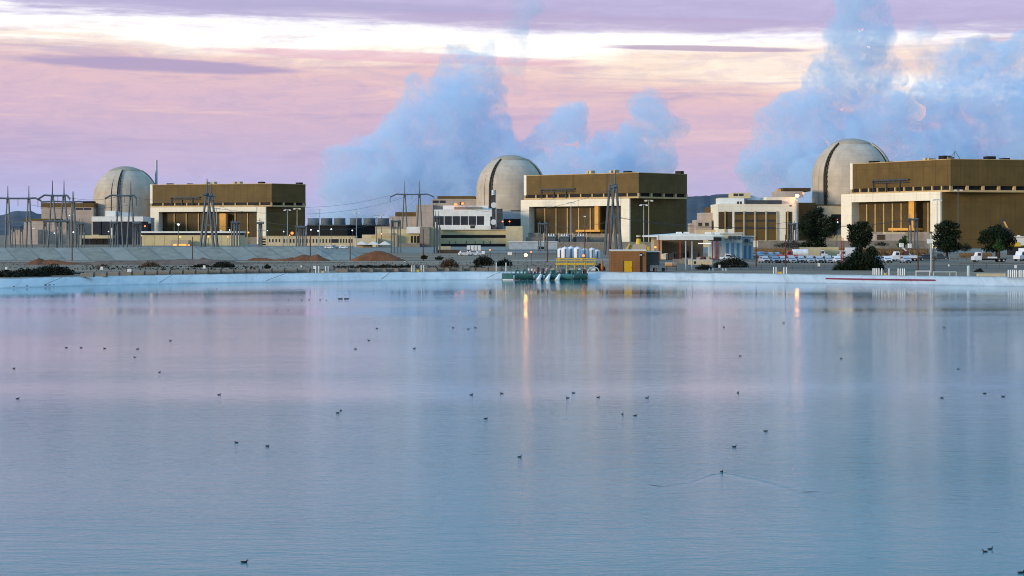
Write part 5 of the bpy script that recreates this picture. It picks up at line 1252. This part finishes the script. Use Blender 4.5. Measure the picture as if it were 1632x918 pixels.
def truck(label, px, D, rz, mk, name='truck', L=7.5, H=2.7, cab='c_white'):
    r = thing(name, label, 'truck', (0, 0, 0), 'trucks in the lot'); 
    # built nose towards -x
    MB().profile([(-L/2, .5), (-L/2+2.1, .5), (-L/2+2.1, 2.35), (-L/2+1.9, 2.5), (-L/2+1.1, 2.5), (-L/2+.75, 1.55), (-L/2+.05, 1.4)], -1.05, 1.05).build('cab', cab, r, bevel=.05)
    MB().profile([(-L/2+.85, 1.6), (-L/2+.9, 1.6), (-L/2+1.15, 2.3), (-L/2+1.1, 2.3)], -.9, .9).build('windscreen', 'glass', r)
    for s_ in (-1, 1): MB().box(-L/2+1.1, -L/2+1.9, s_*1.06-.012, s_*1.06+.012, 1.6, 2.25).build('side_window', 'glass', r)
    MB().box(-L/2+.3, L/2, -.5, .5, .55, .8).build('chassis', 'black', r)
    for x_ in (-L/2+.9, L/2-1.9, L/2-.8):
        for s_ in (-1, 1):
            wh = MB().tube((x_, s_*.75, .45), (x_, s_*1.04, .45), .45, seg=16).build('wheel', 'tyre', r); MB().tube((x_, s_*.9, .45), (x_, s_*1.05, .45), .22, seg=10).build('rim', 'steel_lt', wh)
    mk(r, L)
    r.location = (X(px, D), D, ground_z(D)+.02); r.rotation_euler.z = R(rz); return r
def flat(r, L):
    MB().box(-L/2+2.3, L/2, -1.15, 1.15, .81, .98).build('flatbed', 'grey_dk', r); MB().box(-L/2+4., -L/2+6., -.9, .9, .985, 1.35).build('load', 'white', r)
    MB().tube((-L/2+2.3, -.8, .9), (-L/2+2.3, -.8, 3.), .07, seg=6).build('exhaust', 'steel_lt', r)
def boxb(c):
    def f(r, L): MB().box(-L/2+2.25, L/2, -1.2, 1.2, .81, 3.3).build('box_body', c, r, bevel=.04)
    return f
def tankb(r, L): MB().tube((-L/2+2.4, 0, 1.9), (L/2, 0, 1.9), 1.0, seg=16).build('tank_body', 'tank', r)
def craneb(r, L):
    MB().box(-L/2+2.3, L/2, -1.15, 1.15, .81, 1.5).build('deck', 'c_white', r)
    MB().tube((L/2-1.5, 0, 1.45), (-L/2+2.9, 0, 3.8), .22, seg=8).build('boom', 'c_white', r); MB().box(-L/2+2.4, -L/2+3.3, -.5, .5, 3.6, 4.6).build('bucket', 'white', r); MB().box(-L/2+4.6, -L/2+5.4, -.4, .4, 3.4, 4.5).build('winch_box', 'white', r)
    MB().box(-L/2+3.4, -L/2+4.6, -.6, .6, 1.51, 2.6).build('turret', 'rust', r)
truck('white flatbed truck parked alone on the asphalt at the right', 1576, 440, 3, flat, L=8.4)
truck('white bucket lift truck with folded boom beside the large bush', 1440, 455, 6, craneb, 'crane_truck', L=6.8)
truck('white box truck cut off by the right edge of the photo', 1632, 462, 35, boxb('c_white'), L=6.)
truck('white tank truck on a red bed behind the parked cars', 1268, 480, 0, tankb, L=6.5, cab='c_red')
truck('cream box truck with white cab behind the middle parked cars', 1297, 500, 180, boxb('cream2'), L=7.6)
truck('cream box truck behind the right end of the parked row', 1328, 505, 180, boxb('yellowish'), L=7.2)
truck('white van bodied truck partly behind the large bush', 1352, 490, 0, boxb('c_white'), L=6.)
t = thing('trailer', 'long red trailer low behind the parked cars', 'trailer', (X(1255, 470), 470, .6)); MB().box(X(1238, 470), X(1272, 470), 470, 472.4, 1.0, 2.1).build('bed', 'c_red', t)
for px in (1243, 1266): MB().tube((X(px, 470), 469.95, 1.05), (X(px, 470), 470.2, 1.05), .42, seg=12).build('wheel', 'tyre', t)
# yard pickups at the foot of the plant
for i, (px, D, k, m, l) in enumerate([(525, 900, 'suv', 'c_white', 'white vehicle seen above the right end of the grey bank, left one'), (533, 905, 'pickup', 'c_blue', 'blue vehicle seen above the right end of the grey bank'), (548, 900, 'suv', 'c_white', 'white vehicle before the tan office, right one'),
        (300, 620, 'sedan', 'c_white', 'white car roof above the bank below the yellow building, left one'), (312, 620, 'sedan', 'c_white', 'white car roof above the bank below the yellow building, right one'), (388, 620, 'sedan', 'c_white', 'white car roof above the bank at the left stair tower'),
        (742, 600, 'suv', 'c_white', 'white vehicle parked below the two storey office, left one'), (757, 600, 'suv', 'c_white', 'white vehicle parked below the two storey office, right one')]):
    place_car(px, D, 80, k, m, l, 'vehicles in the plant yard')
# excavator
D = 620; t = thing('excavator', 'yellow excavator with raised arm behind the wide dark tree', 'excavator', (X(1616, D), D, .3))
MB().profile([(X(1610, D), Z(393, D)), (X(1628, D), Z(393, D)), (X(1626, D), Z(386.5, D)), (X(1618, D), Z(385, D)), (X(1611, D), Z(388, D))], D, D+3).build('body', 'yellow', t, bevel=.1)
MB().box(X(1609, D), X(1630, D), D-.3, D+3.3, .1, Z(393.5, D)).build('track', 'tyre', t); MB().box(X(1613, D), X(1617, D), D-.1, D+1.5, Z(388, D)+.5, Z(382, D)).build('cabin', 'glass', t)
MB().profile([(X(1597, D), Z(351, D)), (X(1600, D), Z(348.5, D)), (X(1605, D), Z(352, D)), (X(1613, D), Z(372, D)), (X(1616, D), Z(386, D)), (X(1612, D), Z(386, D)), (X(1606, D), Z(370, D)), (X(1598, D), Z(356, D))], D+1, D+1.7).build('boom', 'grey_dk', t)
MB().profile([(X(1600, D), Z(353, D)), (X(1603, D), Z(353, D)), (X(1608.5, D), Z(364, D)), (X(1605, D), Z(363, D))], D+.8, D+.98).build('stripe', 'orange', t)
b = bld('site_cabin', 'white site cabin at the right edge behind the excavator', 'cabin', [('wall', 'white', 1617, 1650, 378, 391, 640, 4), ('roof', 'canopyroof', 1616, 1651, 376.6, 377.95, 639.5, 5), ('vent', 'white', 1622, 1626, 375, 376.55, 641, 1)])
t = thing('cargo_stack', 'low white box stack below the two storey office', 'box', (X(755, 760), 760, 0)); MB().pb(744, 766, 391.3, 396.5, 760, 3, 0).build('body', 'white', t)
for px in (749, 755, 760): MB().pb(px, px+.8, 391.5, 396.5, 759.9, .095, .1).build('gap', 'steel', t)
t = thing('parked_trailer', 'long rusty flat trailer in front of the two storey office', 'trailer', (X(722, 740), 740, 0)); MB().pb(696, 718, 392.5, 396, 740, 3, 1).build('load', 'tan', t); MB().pb(697, 752, 398, 400, 700, 2.5, .1).build('deck', 'brown_dark', t)

# ================================================================ PUMP BARGE AND PLATFORM
DB = 323
b = thing('pump_barge', 'green pump barge with pale motors and pipes floating at the far shore', 'barge', (X(868, DB), DB, WZ))
zf0, zf1 = WZ-.3, Z(436, DB)
for i, (a, c) in enumerate([(800, 818), (820, 850), (852, 866), (868, 886), (888, 912), (914, 936)]):
    MB().tube((X(a, DB), DB-.6, (WZ+zf1)/2+.02), (X(c, DB), DB-.6, (WZ+zf1)/2+.02), .52, seg=12).build('float', 'green' if i % 2 else 'green_lt', b)
MB().box(X(800, DB), X(937, DB), DB-.3, DB+2.6, zf1-.25, zf1).build('deck', 'green', b)
MB().box(X(800, DB), X(817, DB), DB-1.25, DB-1.15, WZ-.1, Z(436.5, DB)).build('end_plate', 'green_lt', b); MB().box(X(801, DB), X(818, DB), DB-1.3, DB-1.24, WZ+.02, WZ+.2).build('white_stripe', 'white', b)
for i, (px, h_, w_, m) in enumerate([(843, 9, 3, 'white'), (848, 9, 3, 'white'), (853, 8, 4, 'skin'), (858, 12, 4, 'rust'), (865, 10, 6, 'grey_dk'), (872, 10, 5, 'skin'), (882, 9, 8, 'tan'), (896, 9, 9, 'steel'), (912, 9, 8, 'tan'), (924, 9, 4, 'white'), (931, 8, 4, 'brown_dark')]):
    MB().lathe(X(px, DB), DB+.8, [(S(w_, DB)/2, zf1), (S(w_, DB)/2, zf1+S(h_, DB)*.7), (S(w_, DB)/2.6, zf1+S(h_, DB)*.85), (0, zf1+S(h_, DB)*.9)], 10).build('pump_motor', m, b)
for i in range(16):
    px = 840+i*6+random.uniform(-2, 2); h_ = random.uniform(2, 7); w_ = random.uniform(1.5, 4); m_ = random.choice(['grey_dk', 'green', 'black', 'brown_dark', 'steel', 'rust'])
    MB().box(X(px, DB), X(px+w_, DB), DB+random.uniform(-.1, .2), DB+random.uniform(.5, 1.6), zf1+.001, zf1+S(h_, DB)).build('machinery', m_, b)
for px in (822, 834, 879, 905, 919):
    mb_ = MB(); z_ = zf1+.55
    mb_.tube((X(px, DB), DB, zf1), (X(px, DB), DB, z_), .17, seg=8); mb_.tube((X(px, DB), DB, z_), (X(px+6, DB), DB+.3, z_), .17, seg=8); mb_.tube((X(px+6, DB), DB+.3, z_), (X(px+7, DB), DB-.9, WZ), .15, seg=8); mb_.build('pipe', 'green_lt', b)
for px in (862, 876, 892): mb_ = MB(); mb_.tube((X(px, DB), DB-.9, WZ+1.0), (X(px-5, DB), DB-2., WZ-.1), .2, .45, 8); mb_.build('splash_guard', 'white', b)
for px in range(803, 936, 12): MB().tube((X(px, DB), DB-.2, zf1), (X(px, DB), DB-.2, zf1+1.05), .035, seg=5).build('rail_post', 'green_lt', b)
MB().box(X(803, DB), X(840, DB), DB-.22, DB-.18, zf1+1.0, zf1+1.05).build('handrail', 'green_lt', b)
D = 336; b = thing('platform', 'yellow railed steel platform behind the pump barge', 'platform', (X(918, D), D, .6))
zd = Z(420, D)
MB().box(X(886, D), X(949, D), D, D+2.4, zd-.25, zd+.1).build('deck', 'yellow', b)
for px in (887, 903, 916, 932, 947):
    MB().box(X(px, D)-.07, X(px, D)+.07, D+.02, D+.16, .55, zd-.26).build('leg', 'yellow', b); MB().box(X(px, D)-.05, X(px, D)+.05, D-.06, D+.0, zd-.2, Z(411.5, D)).build('rail_post', 'yellow', b)
for py in (412, 415.5): MB().box(X(886, D), X(949, D), D-.1, D-.065, Z(py, D)-.08, Z(py, D)+.07).build('handrail', 'yellow', b)
for px in (889, 925): MB().box(X(px, D), X(px+3.4, D), D-.14, D-.105, Z(416.5, D), Z(412, D)).build('panel', 'yellow', b)
for px in (887, 946): MB().tube((X(px, D), D-.1, .6), (X(px+2, D), D-3.5, .5), .08, seg=6).build('brace', 'yellow', b)
D = 328; t = thing('hose_reel', 'teal frame with hose and small orange motor beside the barge', 'machine', (X(945, D), D, .6))
mb_ = MB(); p = [(936, 434), (940, 427), (947, 425.5), (953, 428), (955, 433)]
for q0, q1 in zip(p, p[1:]): mb_.tube((X(q0[0], D), D, max(.6, Z(q0[1], D))), (X(q1[0], D), D, max(.6, Z(q1[1], D))), .11, seg=7)
mb_.build('frame', 'bluegrey', t); MB().tube((X(941, D), D+.4, Z(430, D)), (X(949, D), D+.4, Z(430, D)), .28, seg=10).build('drum', 'white', t)
MB().lathe(X(960, D), D+.6, [(.25, .6), (.28, 1.7), (.12, 2.3), (.08, 2.9), (0, 2.95)], 8).build('motor', 'orange_dark' if 'orange_dark' in M else 'red', t)

# ================================================================ WATERBIRDS AND WAKES
def duck_mesh(name, neck=1.):
    mb_ = MB(); bm = mb_.bm
    # one lofted body: tail, back, breast, then neck, head and bill
    sec = [(.14, .085, .008), (.12, .07, .022), (.07, .045, .048), (0, .038, .062), (-.06, .04, .055), (-.095, .06, .040), (-.105, .09, .026), (-.108, .118*neck, .021), (-.118, .138*neck, .028), (-.138, .140*neck, .024), (-.152, .134*neck, .010), (-.178, .128*neck, .007)]
    rings = []
    n = len(sec)
    for i, (y_, z_, r) in enumerate(sec):
        a = Vector((0, sec[max(0, i-1)][0], sec[max(0, i-1)][1])); b_ = Vector((0, sec[min(n-1, i+1)][0], sec[min(n-1, i+1)][1])); d = (b_-a).normalized(); up = Vector((1, 0, 0)).cross(d)
        rings.append([bm.verts.new(Vector((0, y_, z_))+Vector((1, 0, 0))*(math.cos(t)*r*(1.15 if i < 5 else 1))+up*math.sin(t)*r*(.85 if i < 5 else 1)) for t in [2*math.pi*k/10 for k in range(10)]])
    for a, b_ in zip(rings, rings[1:]):
        for i in range(10): bm.faces.new([a[i], a[(i+1) % 10], b_[(i+1) % 10], b_[i]])
    bm.faces.new(rings[0]); bm.faces.new(list(reversed(rings[-1])))
    bmesh.ops.recalc_face_normals(bm, faces=bm.faces)
    me = bpy.data.meshes.new(name); bm.to_mesh(me); bm.free()
    for p_ in me.polygons: p_.use_smooth = True
    me.materials.append(M['feather']); return me
M['feather'] = mat('dark_feathers', (.008, .008, .009), .6, .3, 20)
DM = [duck_mesh('duck', .85), duck_mesh('duck_upright', 1.12), duck_mesh('duck_low', .72)]
ducks = [(106, 553), (129, 553), (167, 554), (219, 555), (215, 568), (272, 542), (22, 586), (254, 592), (28, 634), (349, 628), (567, 555), (660, 554), (543, 653), (538, 657), (377, 704), (426, 710), (389, 895),
    (722, 521), (746, 523), (758, 521), (751, 628), (800, 626), (774, 666), (828, 727), (914, 625), (905, 633), (953, 632), (1031, 633), (992, 659), (1012, 661), (1176, 625), (1180, 566), (1154, 520), (1249, 513), (1341, 570), (1220, 686),
    (1170, 711), (1150, 751), (1527, 587), (1569, 626), (1599, 631), (1501, 633), (1505, 520), (1570, 878), (1578, 874), (1627, 912), (460, 476.5), (481, 476.5), (493, 476.5), (510, 476.5), (520, 477), (441, 493), (460, 493), (346, 459), (588, 541), (601, 522)]
bands = [(0, 500, 'near the far shore'), (500, 530, 'in the far part of the pond'), (530, 575, 'in the upper middle water'), (575, 645, 'in the middle water'), (645, 760, 'in the lower middle water'), (760, 920, 'in the nearest water')]
rnd = random.Random(5)
for lo, hi, where in bands:
    g = sorted([d for d in ducks if lo <= d[1] < hi]); 
    for i, (px, py) in enumerate(g):
        D = (CZ-WZ)*F/(py+1.5-HY); k = rnd.choice([0, 0, 1, 2]); o = bpy.data.objects.new('duck', DM[k]); col.objects.link(o)
        s_ = 1.0 if py > 560 else 1.15
        if (px, py) in ((1570, 878), (1578, 874)): s_ = .8
        o.location = (X(px, D), D, WZ-.012); o.rotation_euler.z = R(rnd.choice([80, -80, 100, -100, 60, -110, 20])) ; o.scale = (s_*.66, s_*.66, s_*.62)
        tag(o, 'small dark duck %s, %s' % (where, ordn(i, len(g)) if len(g) > 1 else 'alone'), 'duck', 'dark waterbirds on the pond')
# floating line
D = (CZ-WZ)*F/(476.5-HY)
MB().tube((X(539, D), D, WZ+.03), (X(546, D), D, WZ+.03), .07, seg=6).solo('log', 'black', 'thin dark floating log near the far shore, left piece', 'log'); MB().tube((X(548.5, D), D, WZ+.03), (X(556, D), D, WZ+.03), .07, seg=6).solo('log', 'black', 'thin dark floating log near the far shore, right piece', 'log')
# bow waves
def wake(pts, w_, h_, label):
    P_ = [Vector((X(px, (CZ-WZ)*F/(py-HY)), (CZ-WZ)*F/(py-HY), 0)) for px, py in pts]; Q = []
    for a, b_ in zip(P_, P_[1:]):
        for i in range(8): Q.append(a.lerp(b_, i/8))
    Q.append(P_[-1]); rows = [[], [], [], [], []]; n = len(Q)
    for i, q in enumerate(Q):
        d = (Q[min(n-1, i+1)]-Q[max(0, i-1)]).normalized(); nn = Vector((-d.y, d.x, 0)); t = i/(n-1); ww = w_*(.35+1.2*t); hh = h_*(1-.55*t)*(1+.5*mn.noise(q*1.3)); q = q+nn*mn.noise(q*.8)*.15
        for k, (o_, z_) in enumerate(((-1, 0), (-.5, .6), (0, 1), (.5, .6), (1, 0))): rows[k].append(tuple(q+nn*o_*ww+Vector((0, 0, WZ+.002+z_*hh))))
    o = sheet('wake', rows, 'water', 'structure', True); return o
wake([(1151, 752), (1120, 760), (1090, 767), (1045, 774)], .22, .016, '')
wake([(1151, 752), (1185, 758), (1235, 769), (1268, 777), (1288, 784)], .22, .016, '')

# stones and scraps along the water's edge
sl = [(22, 456), (43, 455.5), (73, 455), (79, 455), (86, 454.5), (300, 450), (313, 449), (320, 449), (610, 446.5), (1232, 450.5), (1331, 452), (1430, 453), (1532, 454), (1563, 455), (1100, 449)]
for i, (px, py) in enumerate(sl):
    x_ = X(px, 285); s_ = shore(x_)-3.0; x_ = X(px, s_); mb_ = MB().sphere((x_, s_, -.42), random.uniform(.07, .16), 1, (1.4, 1, .7))
    mb_.solo('stone', 'grey_dk', 'small dark stone at the waterline of the pale bank, %s' % ordn(i, len(sl)), 'stone', 'stones along the waterline')
